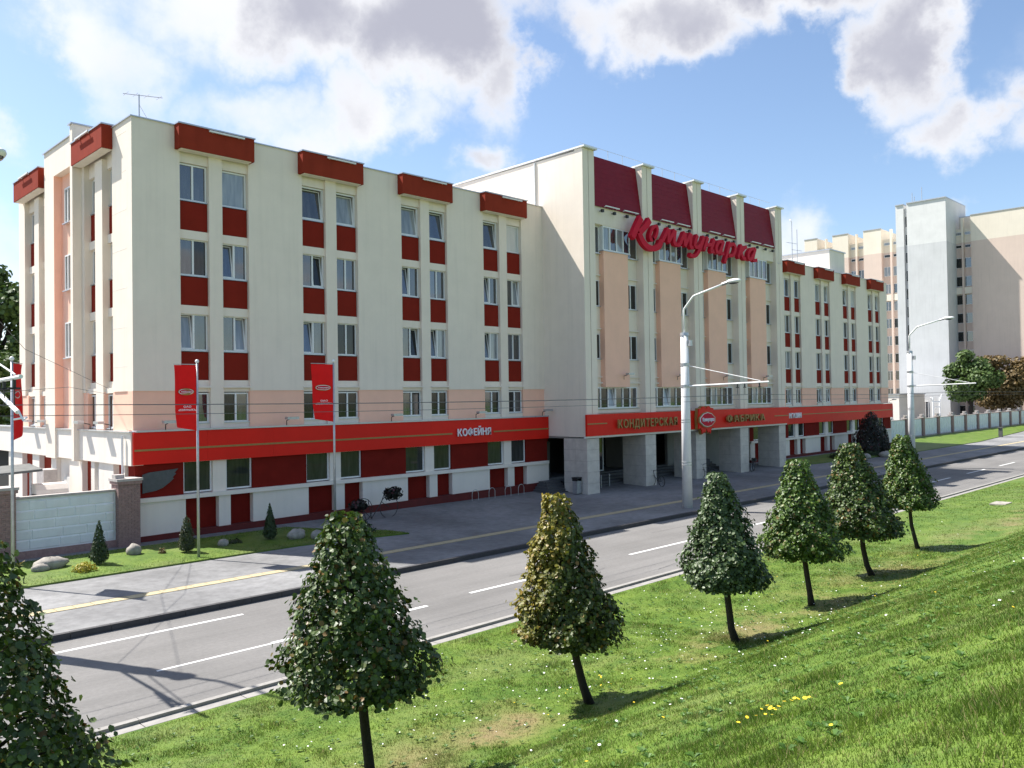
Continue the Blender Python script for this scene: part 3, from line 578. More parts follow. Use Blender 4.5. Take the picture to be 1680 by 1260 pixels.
# ---- middle block
c = MB(); g = MB(); XC = [38.3+6*i for i in range(5)]
c.box(38.3, 38.8, 32.75, 48, 3.56, 21.0); 
for i, x in enumerate(XC):
    c.box(x, x+.52, 32.1, 32.75, 3.56, 21.1); c.box(x+.57, x+1.1, 32.1, 32.75, 3.56, 21.1); g.box(x+.52, x+.57, 32.16, 32.7, 3.56, 21.1)
    if i: c.add([(x+.02, 32.75, 17.2), (x+.02, 33.9, 17.2), (x+.02, 33.9, 20.9), (x+.02, 32.75, 21.1), (x+1.08, 32.75, 17.2), (x+1.08, 33.9, 17.2), (x+1.08, 33.9, 20.9), (x+1.08, 32.75, 21.1)], [(0, 3, 2, 1), (4, 5, 6, 7), (0, 4, 7, 3), (3, 7, 6, 2)])
    cp = MB(); y1 = 48 if i == 0 else 34.3
    cp.add([(x-.08, 31.9, 21.12), (x+1.2, 31.9, 21.12), (x+1.2, y1, 20.98), (x-.08, y1, 20.98), (x-.08, 31.9, 21.22), (x+1.2, 31.9, 21.22), (x+1.2, y1, 21.08), (x-.08, y1, 21.08)], [(3, 2, 1, 0), (4, 5, 6, 7), (0, 1, 5, 4), (1, 2, 6, 5), (2, 3, 7, 6), (3, 0, 4, 7)])
    cp.build('pilaster_cap', 'whitemetal', B)

FL = []
for i, x in enumerate(XC[:4]):
    a, b = x+1.1, x+6.0
    c.box(a, b, 32.28, 33.0, 16.7, 17.78)                       # frieze under the mansard
    mr = MB()                                                   # sloping metal tile roof, course by course
    nr_, nc = 10, 12
    for r_ in range(nr_):
        z0, z1 = 17.78+r_*.32, 17.78+(r_+1)*.32+.03; y0, y1 = 32.17+r_*.043, 32.17+(r_+1)*.043
        for k in range(nc):
            xa, xb = a+(b-a)*k/nc, a+(b-a)*(k+1)/nc-.004
            mr.add([(xa, y0-.006, z0), (xb, y0-.006, z0), (xb, y1+.004, z1), (xa, y1+.004, z1), (xa, y0+.02, z0), (xb, y0+.02, z0)], [(0, 1, 2, 3), (4, 5, 1, 0)])
    mr.build('mansard_tiles', 'roof', B, kind='stuff')
    MB().box(a, b, 32.62, 34.3, 20.96, 21.02).build('mansard_flashing', 'metal', B)
    MB().add([(a, 32.2, 17.78), (b, 32.2, 17.78), (b, 32.63, 20.98), (a, 32.63, 20.98)], [(0, 1, 2, 3)]).build('mansard_backing', 'roof', B)
    gb = MB().box(a+.9, a+2.3, 31.93, 32.0, 17.80, 17.86).box(a+2.8, a+4.3, 31.93, 32.0, 17.80, 17.86)
    for q in (1.0, 2.2, 2.9, 4.2): gb.box(a+q, a+q+.04, 32.0, 32.3, 17.80, 17.84)
    gb.build('snow_guard', 'whitemetal', B)
    for q in (.6, 1.8, 3.1, 4.25):
        MB().box(a+q, a+q+.18, 31.98, 32.12, 17.42, 17.60).box(a+q+.07, a+q+.11, 32.1, 32.3, 17.5, 17.54).build('spotlight', 'black', B)
    # upper glazing: a shallow bay of four panes between two set-back lights
    window(B, a+2.35, 32.33, 15.15, 2.75, 1.5, 4, mats=('g_curt', 'g_mid', 'g_curt', 'g_blue'), sill=False, mull=.09)
    window(B, a+.48, 32.62, 14.95, 0.94, 1.7, 1, mats=('g_mid',)); window(B, a+4.32, 32.62, 14.95, 1.1, 1.7, 1, mats=('g_mid',))
    c.box(a, b, 32.4, 33.0, 16.66, 16.7)
    MB().box(a+.98, a+3.72, 32.30, 32.4, 16.65, 16.72).build('window_head', 'cream', B)
    MB().box(a+1.04, a+3.52, 32.3, 32.75, 6.62, 15.1).build('peach_wall', 'peach', B); MB().box(a+.96, a+3.74, 32.24, 32.75, 15.1, 15.15).build('sill', 'metal', B)
    MB().box(a+3.52, a+3.72, 32.34, 32.7, 15.15, 16.65).box(a+.96, a+1.0, 32.34, 32.7, 15.15, 16.65).build('bay_cheek', 'white', B)
    for (u, v, cx, ww) in ((a, a+1.04, a+.52, 1.0), (a+3.52, b, a+4.2, 1.3)):
        zs = [6.62, 8.37, 9.96, 11.65, 13.3, 14.93]
        for z0, z1 in zip(zs[0::2], zs[1::2]): c.box(u, v, 32.66, 33.0, z0, z1)
        if v == b: c.box(a+4.88, b, 32.6, 33, 6.62, 14.93)
        for z, zt in ((8.37, 9.96), (11.65, 13.3)):
            window(B, cx, 32.72, z, ww, zt-z, 1 if ww < 1.1 else 2, mats=('g_dark',), sill=True); MB().box(u+.02, v-.02, 32.55, 32.66, zt+.26, zt+.33).build('window_head', 'creamw', B); g.box(u, v, 32.95, 33.0, z, zt)
        MB().box(u, v, 32.52, 32.66, 6.84, 6.92).box(u, v, 32.55, 32.66, 7.22, 7.28).build('string_course', 'creamw', B)
    window(B, a+2.35, 32.62, 5.28, 4.55, 1.33, 6, mats=('g_mid', 'g_dark', 'g_curt', 'g_mid', 'g_dark', 'g_mid'), tilt=(2,) if i < 2 else (), mull=.09)
    c.box(a, b, 32.66, 33.0, 3.6, 5.27); c.box(a+4.62, b, 32.6, 33, 5.27, 6.62); c.box(a, b, 32.5, 32.66, 5.0, 5.2)
    g.box(a, b, 32.97, 33.0, 5.27, 6.62); g.box(a, b, 32.9, 33.0, 14.95, 16.66)
    FL.append(a+2.9)
c.box(39.4, 62.3, 32.2, 32.655, 3.61, 4.4)
c.build('wall', 'cream', B); g.build('groove', 'dark', B)
MB().box(38.0, 63.4, 31.98, 32.1, 3.54, 3.66).build('white_beam', 'whitemetal', B)
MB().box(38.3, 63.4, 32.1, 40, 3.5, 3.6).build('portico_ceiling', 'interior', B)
MB().tube([(38.24, 36.0, 18.1), (38.24, 36.0, 20.95)], .05).build('downpipe', 'whitemetal', B)
# lightning wire along the roof edge
lw = MB()
for i in range(4):
    for q in (0.9, 2.4, 3.9): lw.tube([(39.4+6*i+q, 32.9, 21.0), (39.4+6*i+q, 32.9, 21.75)], .018, 4)
lw.tube([(39.0, 32.9, 21.72), (63, 32.9, 21.72)], .014, 4); lw.build('lightning_wire', 'galv', B)
# portico pillars with stone slabs
for i, (x0, x1) in enumerate(((38.3, 39.45), (44.2, 45.35), (50.15, 51.4), (56.2, 57.4), (62.25, 63.35))):
    p = MB().box(x0+.03, x1-.03, 32.13, 33.92, 0, 3.56).build('pillar', 'mortar', B); zb, zt, nrow = .12, 3.5, 5; hh = (zt-zb)/nrow
    for k in range(nrow):
        z0, z1 = zb+k*hh+.006, zb+(k+1)*hh-.006; j = .004*RN.random()
        MB().box(x0+.002, x1-.002, 32.1-j, 32.13, z0, z1).build('stone_slab', 'stone', p)
        for y0, y1 in ((32.135, 33.02), (33.03, 33.95)): MB().box(x0-j, x0+.03, y0, y1, z0, z1).build('stone_slab', 'stone', p)
        if i == 4: MB().box(x1-.03, x1, 32.135, 33.95, z0, z1).build('stone_slab', 'stone', p)
# behind the portico: floor, steps, glazed entrance, walls
f = MB().box(38.3, 63.4, 35.4, 40, -.1, .95)
for k in range(4): f.box(39.5, 57, 34.0+k*.35, 35.4, -.1, .33+k*.17)
f.build('entrance_steps', 'steps', B)
for k in range(5): MB().box(36.6+k*.16, 38.6, 34.0-.0+k*.22-.35, 35.14, .05, .27+k*.15).build('step', 'steps', B)
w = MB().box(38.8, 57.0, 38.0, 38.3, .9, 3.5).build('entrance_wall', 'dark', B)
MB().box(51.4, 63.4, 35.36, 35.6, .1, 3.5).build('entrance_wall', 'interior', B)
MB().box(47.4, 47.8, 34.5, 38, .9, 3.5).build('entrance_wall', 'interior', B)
window(B, 43.0, 35.9, .97, 3.0, 2.5, 2, mats=('g_dark', 'g_dark'), sill=False); window(B, 49.4, 36.4, .97, 2.0, 2.5, 2, mats=('g_dark', 'g_dark'), sill=False)
window(B, 60.2, 35.3, 1.9, 1.3, 1.6, 1, mats=('g_dark',)); window(B, 61.9, 35.3, 1.9, 1.2, 1.6, 1, mats=('g_dark',))
MB().box(52.3, 55.6, 34.4, 35.3, .1, 1.15).build('ramp_wall', 'steps', B)
# roof house on the right wing
rh = thing('roof_house', 'white flat-roofed plant room on the right wing roof, below the pale tower', 'roof structure', (85, 40, 17.6))
MB().box(83.1, 86.7, 36.9, 46, 17.6, 20.75).build('wall', 'creamw', rh); MB().box(83.0, 86.85, 36.8, 46.1, 20.75, 20.87).build('roof', 'metal', rh)

# ------------------------------------------------------------------ signs
def fascia(x0, x1, y, label, z0=3.48, z1=4.82):
    t = thing('fascia_sign', label, 'sign', ((x0+x1)/2, y, z0)); 
    n = max(1, round((x1-x0)/3.15)); L = (x1-x0)/n; rn = random.Random(int(x0))
    for i in range(n): j = rn.uniform(0, .006); MB().box(x0+i*L+.003, x0+(i+1)*L-.003, y-j, y+.14, z0, z1).build('cladding_sheet', 'fascia', t)
    MB().box(x0+.01, x1-.01, y+.02, y+.13, z0+.01, z1-.01).build('backing', 'redlow', t); return t
s1 = fascia(13.05, 38.28, 35.18, 'long red fascia board on the left wing with white coffee shop lettering')
MB().box(13.08, 30.3, 35.145, 35.172, 4.04, 4.12).box(33.5, 38.26, 35.145, 35.172, 4.04, 4.12).build('gold_line', 'gold', s1)
text(s1, 'КОФЕЙНЯ', 30.65, 33.2, 3.93, .40, 35.06, .07, 'letter', .018, .12)
s2 = fascia(38.02, 63.5, 31.84, 'red fascia board over the pillared entrance with gold letters and a crest', 3.66, 4.96)
MB().box(38.05, 39.9, 31.805, 31.832, 4.36, 4.43).box(61.0, 63.4, 31.805, 31.832, 4.26, 4.33).build('gold_line', 'gold', s2)
text(s2, 'КОНДИТЕРСКАЯ', 40.8, 47.2, 4.06, .53, 31.62, .10, 'gold', .012, .2)
text(s2, 'ФАБРИКА', 53.6, 59.1, 4.03, .50, 31.58, .16, 'gold', .010, .2)
s3 = fascia(63.55, 94.45, 35.18, 'orange red fascia board over the right wing with small white shop letters', 3.3, 4.8)
MB().box(72.8, 94.4, 35.145, 35.172, 4.1, 4.17).box(66, 69.1, 35.145, 35.172, 4.1, 4.17).build('gold_line', 'gold', s3)
text(s3, 'МАГАЗИН', 69.4, 72.35, 3.86, .42, 35.04, .1, 'letter', .04, .06)
# crest in the middle of the entrance fascia
def ell(cx, cz, rx, rz, n=28, k=2.0):
    return [(cx+rx*math.copysign(abs(math.cos(t))**(2/k), math.cos(t)), cz+rz*math.copysign(abs(math.sin(t))**(2/k), math.sin(t))) for t in (2*math.pi*i/n for i in range(n))]
ex, ez = 50.62, 4.3
half = [(0, .72), (.16, .92), (.42, .93), (.62, .80), (.95, .78), (.98, .45), (1.05, .1), (1.0, -.35), (1.02, -.62), (.78, -.55), (.62, -.72), (.52, -.98), (.34, -.82), (.2, -.9), (0, -.62)]
wav = [(ex+x, ez+z) for x, z in half] + [(ex-x, ez+z) for x, z in reversed(half[1:-1])]
cst = thing('crest_sign', 'red ribbon-edged crest with gold rim and white lettering in the middle of the entrance fascia', 'sign', (ex, 31.75, 3.4))
MB().prism([(ex+(x-ex)*1.045, ez+(z-ez)*1.045) for x, z in wav][::-1], 31.60, 31.80).build('gold_rim', 'gold', cst)
MB().prism(wav[::-1], 31.52, 31.61).build('ribbon', 'fascia', cst)
hexp = lambda s: [(ex+x*s, ez+.03+z*s) for x, z in ((-1.02, .12), (-.55, .42), (0, .52), (.55, .42), (1.02, .12), (1.02, -.18), (.5, -.48), (0, -.56), (-.5, -.48), (-1.02, -.18))]
MB().prism(hexp(1.04), 31.44, 31.53).build('medallion', 'gold', cst); MB().prism(hexp(.93), 31.41, 31.45).build('medallion_border', 'letter', cst)
MB().prism(hexp(.86), 31.38, 31.42).build('medallion_field', 'script', cst)
text(cst, 'Коммунарка', ex-.74, ex+.74, ez-.10, .26, 31.34, .03, 'letter', .02, .06)
# big script lettering in front of the upper windows: each letter from its strokes
ST = {'К': [[(43.3, 17.44), (42.77, 16.72), (42.34, 16.05)], [(44.23, 17.43), (43.85, 17.01), (43.37, 16.68), (43.09, 16.43)], [(43.09, 16.45), (43.2, 16.2), (43.45, 15.91), (43.91, 15.63), (44.43, 15.58), (44.96, 15.69), (45.31, 15.91), (45.42, 16.2)]],
 'о': [[(44.62+.34*math.cos(q)+.26*math.sin(q), 16.62+.50*math.sin(q)) for q in [2*math.pi*k/18-1.2 for k in range(20)]]],
 'м': [[(45.3, 16.2), (45.55, 16.16), (45.8, 16.5), (46.3, 17.14)], [(46.36, 17.14), (46.28, 16.22)], [(46.28, 16.22), (46.6, 16.6), (47.05, 17.14)], [(47.12, 17.14), (46.95, 16.4), (47.05, 16.17), (47.3, 16.22)]],
 'м2': [[(47.3, 16.2), (47.55, 16.16), (47.8, 16.5), (48.24, 17.14)], [(48.3, 17.14), (48.22, 16.22)], [(48.22, 16.22), (48.55, 16.6), (49.0, 17.14)], [(49.07, 17.15), (48.9, 16.4), (49.0, 16.17), (49.27, 16.24)]],
 'у': [[(49.82, 17.15), (49.45, 16.5), (49.57, 16.25), (50.02, 16.35), (50.42, 16.77)], [(50.66, 17.17), (50.24, 16.38), (49.9, 15.95), (49.5, 15.66), (49.15, 15.6), (48.85, 15.72)]],
 'н': [[(51.17, 17.17), (50.63, 16.2)], [(50.86, 16.6), (51.73, 16.72)], [(52.03, 17.15), (51.55, 16.34), (51.65, 16.18), (51.95, 16.28)]],
 'а': [[(53.0, 17.1), (52.6, 17.05), (52.25, 16.65), (52.25, 16.28), (52.6, 16.22), (52.95, 16.6), (53.13, 16.95)], [(53.26, 17.17), (52.85, 16.36), (52.95, 16.2), (53.3, 16.28)]],
 'р': [[(54.17, 17.2), (53.78, 16.42), (53.39, 15.62)], [(53.9, 16.7), (54.25, 17.05), (54.7, 17.14), (54.98, 16.9), (54.8, 16.46), (54.4, 16.2), (53.95, 16.22)]],
 'к': [[(55.85, 17.19), (55.28, 16.17)], [(56.55, 17.13), (56.2, 17.0), (55.64, 16.6)], [(55.72, 16.66), (56.05, 16.2), (56.4, 16.2)]],
 'а2': [[(57.6, 17.12), (57.15, 17.03), (56.76, 16.65), (56.78, 16.28), (57.15, 16.22), (57.5, 16.6), (57.72, 16.95)], [(57.9, 17.19), (57.48, 16.38), (57.6, 16.2), (58.1, 16.3)]]}
sg = thing('script_sign', 'huge crimson script lettering fixed across the upper windows of the middle block', 'sign', (50, 31.7, 15.5))
def ribbon(mb, pts, y0, y1, w):
    for _ in range(2):      # round the corners
        q = [pts[0]]
        for a, b in zip(pts, pts[1:]): q += [(a[0]*.75+b[0]*.25, a[1]*.75+b[1]*.25), (a[0]*.25+b[0]*.75, a[1]*.25+b[1]*.75)]
        pts = q+[pts[-1]]
    L, R = [], []
    for i, p in enumerate(pts):
        a, b = pts[max(i-1, 0)], pts[min(i+1, len(pts)-1)]; dx, dz = b[0]-a[0], b[1]-a[1]; n = math.hypot(dx, dz) or 1
        ww = w*(1.0+.25*abs(dz)/n); L.append((p[0]-dz/n*ww/2, p[1]+dx/n*ww/2)); R.append((p[0]+dz/n*ww/2, p[1]-dx/n*ww/2))
    n = len(pts); V = [(x, y0, z) for x, z in L]+[(x, y0, z) for x, z in R]+[(x, y1, z) for x, z in L]+[(x, y1, z) for x, z in R]; F = []
    for i in range(n-1): F += [(i, n+i, n+i+1, i+1), (2*n+i, 2*n+i+1, 3*n+i+1, 3*n+i), (i, i+1, 2*n+i+1, 2*n+i), (n+i, 3*n+i, 3*n+i+1, n+i+1)]
    F += [(0, 2*n, 3*n, n), (n-1, 2*n-1, 4*n-1, 3*n-1)]; mb.add(V, F)
for k, (ch, L) in enumerate(ST.items()):
    mb = MB()
    for j, pts in enumerate(L): ribbon(mb, pts, 31.42+.004*j+.001*k, 31.72-.003*j-.001*k, .36 if ch == 'К' else .19 if ch == 'о' else .235)
    mb.build('letter', 'script', sg)
fr = MB().tube([(45.3, 31.78, 16.3), (58.2, 31.78, 16.3)], .03, 6).tube([(43.2, 31.78, 17.12), (58.2, 31.78, 17.12)], .03, 6)
for i in range(4): fr.tube([(44.6+6*i if i else 44.8, 31.78, 16.6), (44.7+6*i, 32.15, 16.6)], .03, 5).tube([(44.6+6*i if i else 44.8, 31.78, 16.3 if i else 17.12), (44.6+6*i if i else 44.8, 31.78, 17.12 if i else 16.6)], .03, 5)
fr.build('mounting_rail', 'whitemetal', sg)

# floodlights standing on the fascia and on the peach walls
fl0 = None
def flood(x, y, z, label, grp):
    global fl0
    if fl0 is None:
        t = thing('floodlight', label, 'floodlight', (x, y, z), grp); MB().box(x-.30, x+.30, y-.62, y-.36, z+.28, z+.40).build('lamp_head', 'galv', t); MB().tube([(x, y, z), (x, y, z+.22), (x, y-.45, z+.33)], .022, 6).build('bracket', 'black', t); fl0 = t
    else: t = copy_to(fl0, (x, y, z), label=label, group=grp)
    return t
nm = ['first', 'second', 'third', 'fourth', 'fifth']
for i, x in enumerate((14.4, 20.1, 26.2, 32.2, 37.8)): flood(x, 35.25, 4.9, f'{nm[i]} grey floodlight from the left along the top of the coffee shop fascia', 'floodlights on the left wing fascia')
for i, x in enumerate((69.9, 76.0, 82.2, 88.4, 93.8)[1:]): flood(x, 35.25, 4.9, f'{nm[i]} small floodlight from the left along the top of the right wing fascia', 'floodlights on the right wing fascia')
for i, x in enumerate(FL):
    flood(x, 32.3, 7.1, f'floodlight low on the {nm[i]} peach wall panel of the middle block', 'floodlights on the peach panels')
for i, y in enumerate((38.2, 40.8, 46.4, 48.8)):
    t = copy_to(fl0, (13.2, y, 4.88), (0, 0, -math.pi/2), label=f'{nm[i]} floodlight back from the corner on the sunlit side parapet', group='floodlights on the side parapet')

# roof aerial
a = thing('roof_aerial', 'thin television aerial on a mast above the left roof corner', 'aerial', (14.45, 38, 17.7))
MB().tube([(14.45, 38, 17.7), (14.45, 38, 19.95)], .03, 6).build('mast', 'galv', a); b = MB().tube([(13.75, 38, 19.82), (15.5, 38, 20.05)], .018, 5)
for q in (.05, .35, .7, 1.1): b.tube([(13.8+q*1.4, 37.7, 19.84+q*.15), (13.8+q*1.4, 38.3, 19.84+q*.15)], .012, 4)
b.build('boom', 'galv', a); MB().tube([(14.45, 38, 19.5), (16.0, 38.8, 17.8)], .008, 4).build('stay', 'wire', a)
for i, (x, h) in enumerate(((79.2, 23.4), (80.3, 22.8))):
    a = thing('roof_aerial', ('taller hooked' if i == 0 else 'shorter straight')+' thin aerial mast beside the white roof house', 'aerial', (x, 39, 17.7)); MB().tube([(x, 39, 17.7), (x, 39, h)]+([(x-.3, 39, h+.2)] if i == 0 else []), .04, 5).build('mast', 'galv', a); MB().tube([(x-1.2, 39, h-2.2), (x+1, 39, h-2.1)], .03, 4).build('boom', 'galv', a)

# ------------------------------------------------------------------ fences
def brick_pier(t, x0, x1, y0, y1, z0, z1):
    p = MB().box(x0+.02, x1-.02, y0+.02, y1-.02, z0, z1).build('pillar', 'mortar', t); b = MB(); rn = random.Random(int(x0*10)); z = z0; r_ = 0
    while z < z1-.03:
        for (a, e, fx) in ((x0, x1, 0), (y0, y1, 1)):
            u = a - (.125 if r_ % 2 else 0)
            while u < e-.01:
                ua, ub = max(a, u)+.004, min(e, u+.25)-.006
                if ub-ua > .02:
                    j = rn.uniform(0, .006)
                    if fx == 0: b.box(ua, ub, y0-j, y0+.03, z+.004, z+.068)
                    else: b.box(x0-j, x0+.03, ua, ub, z+.004, z+.068)
                u += .25
        z += .075; r_ += 1
    b.build('bricks', 'brick', p, kind='stuff')
fn = thing('boundary_wall', 'pale blue grey panel wall with mauve brick pillars left of the building', 'wall', (10.5, 35.0, .2))
def fpanel(t, x0, x1, y, z0, z1, seed):
    p = MB().box(x0, x1, y+.05, y+.2, z0, z1).build('panel', 'fence', t); rn = random.Random(seed); n = 5; h = (z1-z0-.1)/n
    for k in range(n):
        xx = x0+.06-(rn.uniform(0, .6))
        while xx < x1-.1:
            L = rn.uniform(.55, 1.1); a, b = max(xx, x0+.06), min(xx+L, x1-.06)
            if b-a > .12: MB().add([(a, y+.05, z0+.05+k*h), (b-.003, y+.05, z0+.05+k*h), (b-.003, y+.05, z0+.048+(k+1)*h), (a, y+.05, z0+.048+(k+1)*h), (a+.02, y+.05-rn.uniform(.008, .022), z0+.08+k*h), (b-.04, y+.05-rn.uniform(.008, .022), z0+.08+k*h), (b-.04, y+.03-rn.uniform(.0, .02), z0+(k+1)*h-.01), (a+.02, y+.03-rn.uniform(0, .02), z0+(k+1)*h-.02)], [(4, 5, 6, 7), (0, 1, 5, 4), (1, 2, 6, 5), (2, 3, 7, 6), (3, 0, 4, 7)]).build('stone_block', 'fence', p)
            xx += L
    MB().box(x0, x1, y-.02, y+.26, z1, z1+.09).build('coping', 'fcap', p); MB().box(x0, x1, y-.06, y+.24, z0-.5, z0).build('footing', 'brick', p)
fpanel(fn, 8.65, 12.28, 35.0, .55, 2.5, 4); fpanel(fn, 4.2, 7.8, 35.0, .55, 2.5, 5)
for x0 in (12.28, 7.8):
    brick_pier(fn, x0, x0+.86, 34.72, 35.5, .1, 2.78)
    MB().box(x0-.05, x0+.91, 34.66, 35.56, 2.78, 2.9).build('pillar_cap', 'brick', fn); MB().box(x0-.08, x0+.94, 34.63, 35.59, 2.9, 3.0).build('pillar_cap', 'fcap', fn); MB().box(x0-.05, x0+.3, 34.9, 35.3, 3.0, 3.16).build('pillar_cap', 'fcap', fn)
fr_ = thing('boundary_wall', 'long row of whitish wall panels between grey piers beyond the right wing', 'wall', (130, 38, .2))
px = [100.4]
while px[-1] < 205: px.append(px[-1]+5.6)
for i, x in enumerate(px):
    MB().box(x-.35, x+.35, 37.75, 38.3, 0, 2.75).build('pillar', 'brick', fr_); MB().box(x-.45, x+.45, 37.65, 38.4, 2.75, 2.88).box(x-.2, x+.2, 37.8, 38.2, 2.88, 3.1).box(x-.42, x-.15, 37.85, 38.15, 3.0, 3.2).box(x+.15, x+.42, 37.85, 38.15, 3.0, 3.2).build('pillar_cap', 'fcap', fr_)
    if i+1 < len(px):
        MB().box(x+.35, px[i+1]-.35, 37.95, 38.1, .55, 2.6).build('panel', 'fence', fr_); MB().box(x+.35, px[i+1]-.35, 37.9, 38.15, 2.6, 2.68).box(x+.35, px[i+1]-.35, 37.88, 38.12, 0, .55).build('coping', 'fcap', fr_)
        bl = MB()
        for k in range(4):
            for j in range(5): xa = x+.45+j*.94+(k % 2)*.12; bl.box(xa, xa+.82, 37.91, 37.95, .62+k*.48, 1.04+k*.48)
        bl.build('stone_blocks', 'fence', fr_, kind='stuff')
MB().box(94.3, 100.1, 37.95, 38.1, .2, 2.65).build('panel', 'fence', fr_)
# yard behind the left wall
y_ = thing('yard_canopy', 'weathered grey sheet metal canopy behind the left boundary wall', 'canopy', (9.0, 41, 0))
MB().add([(6.0, 40, 3.0), (11.0, 40, 3.25), (11.0, 42, 3.4), (6.0, 42, 3.2), (6.0, 40, 2.9), (11.0, 40, 3.15), (11.0, 42, 3.3), (6.0, 42, 3.1)], [(0, 1, 2, 3), (7, 6, 5, 4), (0, 4, 5, 1), (1, 5, 6, 2), (2, 6, 7, 3), (3, 7, 4, 0)]).build('sheet', 'oldsheet', y_); MB().prism([(6, 2.9), (9.2, 3.05), (9.0, 2.6), (8.3, 2.3), (6, 2.2)], 39.95, 40.1).build('side_sheet', 'oldsheet', y_)
for x in (6.3, 10.8): MB().tube([(x, 41, 0), (x, 41, 3.15)], .06).build('post', 'galv', y_)
MB().box(10.9, 12.2, 40.5, 41.6, 0, 2.1).tube([(10.9, 41.0, 2.05), (12.2, 41.0, 2.05)], .5, 10).thing('storage_bin', 'creamw', 'rounded cream storage box behind the left boundary wall', 'box', (11.5, 41, 0))
MB().box(12.0, 12.6, 43.5, 44.6, 0, 2.95).thing('concrete_block', 'fcap', 'tall grey brown block behind the left boundary wall by the red panels', 'block', (12.3, 44, 0))

# ------------------------------------------------------------------ street lamps, wires, flags
def lamp(x, y, label, grp):
    t = thing('street_lamp', label, 'street lamp', (x, y, .1), grp)
    MB().tube([(x, y, .1), (x, y, 9.2)], [.27, .20], 18).build('pole', 'pole', t, True)
    MB().tube([(x, y, 9.15), (x, y, 9.32)], [.23, .21], 18).tube([(x, y, 7.55), (x, y, 7.72)], .235, 18).tube([(x, y, 6.42), (x, y, 6.58)], .24, 18).tube([(x, y, 4.6), (x, y, 4.64)], .248, 18).tube([(x, y, 4.72), (x, y, 4.76)], .248, 18).tube([(x, y, 2.35), (x, y, 2.4)], .262, 18).tube([(x, y, 2.5), (x, y, 2.55)], .262, 18).build('clamp_band', 'galv', t)
    MB().tube([(x, y, 9.2), (x, y, 10.5), (x, y-.03, 10.58), (x, y-.57, 11.16), (x, y-.64, 11.20), (x, y-2.5, 11.66)], .055, 10).build('lamp_arm', 'whitemetal', t, True)
    h = MB().ball((x, y-2.95, 11.72), (.17, .42, .12), 14, 8).build('lamp_head', 'whitemetal', t, True); MB().ball((x, y-2.95, 11.66), (.13, .32, .10), 12, 6).build('lens', 'g_mid', h, True); MB().tube([(x, y-2.3, 11.62), (x, y-2.62, 11.69)], .085, 8).build('collar', 'galv', h)
    b = MB().tube([(x, y, 6.5), (x, y-4.75, 6.62)], .045, 8).build('bracket_arm', 'whitemetal', t); MB().tube([(x, y, 7.62), (x, y-4.3, 6.68)], .02, 6).build('stay_rod', 'whitemetal', t)
    i_ = MB()
    for q in (3.05, 3.45, 4.25): i_.tube([(x, y-q, 6.58), (x, y-q, 6.4)], .035, 6).tube([(x-.12, y-q, 6.38), (x+.12, y-q, 6.38)], .025, 5).tube([(x, y-q, 6.38), (x, y-q, 6.02)], .014, 4)
    i_.build('insulator', 'black', b); MB().box(x-.1, x+.1, y-.42, y-.2, 8.6, 8.9).build('control_box', 'galv', t)
    return t
GL = 'grey street lamps along the kerb'
lamp(37.2, 24.4, 'tall grey concrete street lamp standing on the pavement in front of the entrance', GL); lamp(69.3, 24.4, 'far grey street lamp behind the rightmost clipped tree', GL); t = lamp(5.0, 24.4, 'street lamp at the left picture edge, only its trolley bracket showing', GL)
MB().tube([(5.0, 21.95, 6.45), (5.05, 20.1, 5.87)], .05, 8).tube([(5.05, 20.05, 5.9), (5.1, 19.9, 5.7), (5.3, 20.4, 5.75), (5.2, 21.0, 5.7)], .022, 6).build('switch_rod', 'whitemetal', t)
def wirerun(pts, label, r=.008):
    P = []
    for a, b in zip(pts, pts[1:]):
        for i in range(10): s_ = i/10; q = Vector(a).lerp(Vector(b), s_); q.z -= .12*4*s_*(1-s_); P.append(q)
    P.append(Vector(pts[-1])); MB().tube(P, r, 5).thing('trolley_wire', 'wire', label, 'wire', tuple(pts[0]), 'trolley wires over the road')
wx = (-27.2, 5.0, 37.2, 69.3, 101.5, 133.7)
wirerun([(x, 20.95, 6.03) for x in wx], 'upper of the two trolley wires crossing in front of the fascia boards'); wirerun([(x, 21.35, 5.78) for x in wx], 'lower of the two trolley wires crossing in front of the fascia boards'); wirerun([(x, 20.15, 6.02) for x in wx], 'outermost trolley wire hanging from the bracket arm tips', .007)
MB().tube([(5.0, 24.2, 6.3), (9, 29.8, 6.6), (13.2, 38.3, 6.45)], .008, 4).tube([(5.0, 24.2, 9.0), (8, 31, 7.9), (13.17, 38.3, 6.7)], .008, 4).thing('stay_cable', 'wire', 'thin slanting cable from the left lamp to the side wall of the building', 'wire', (5.0, 24.2, 6.3))
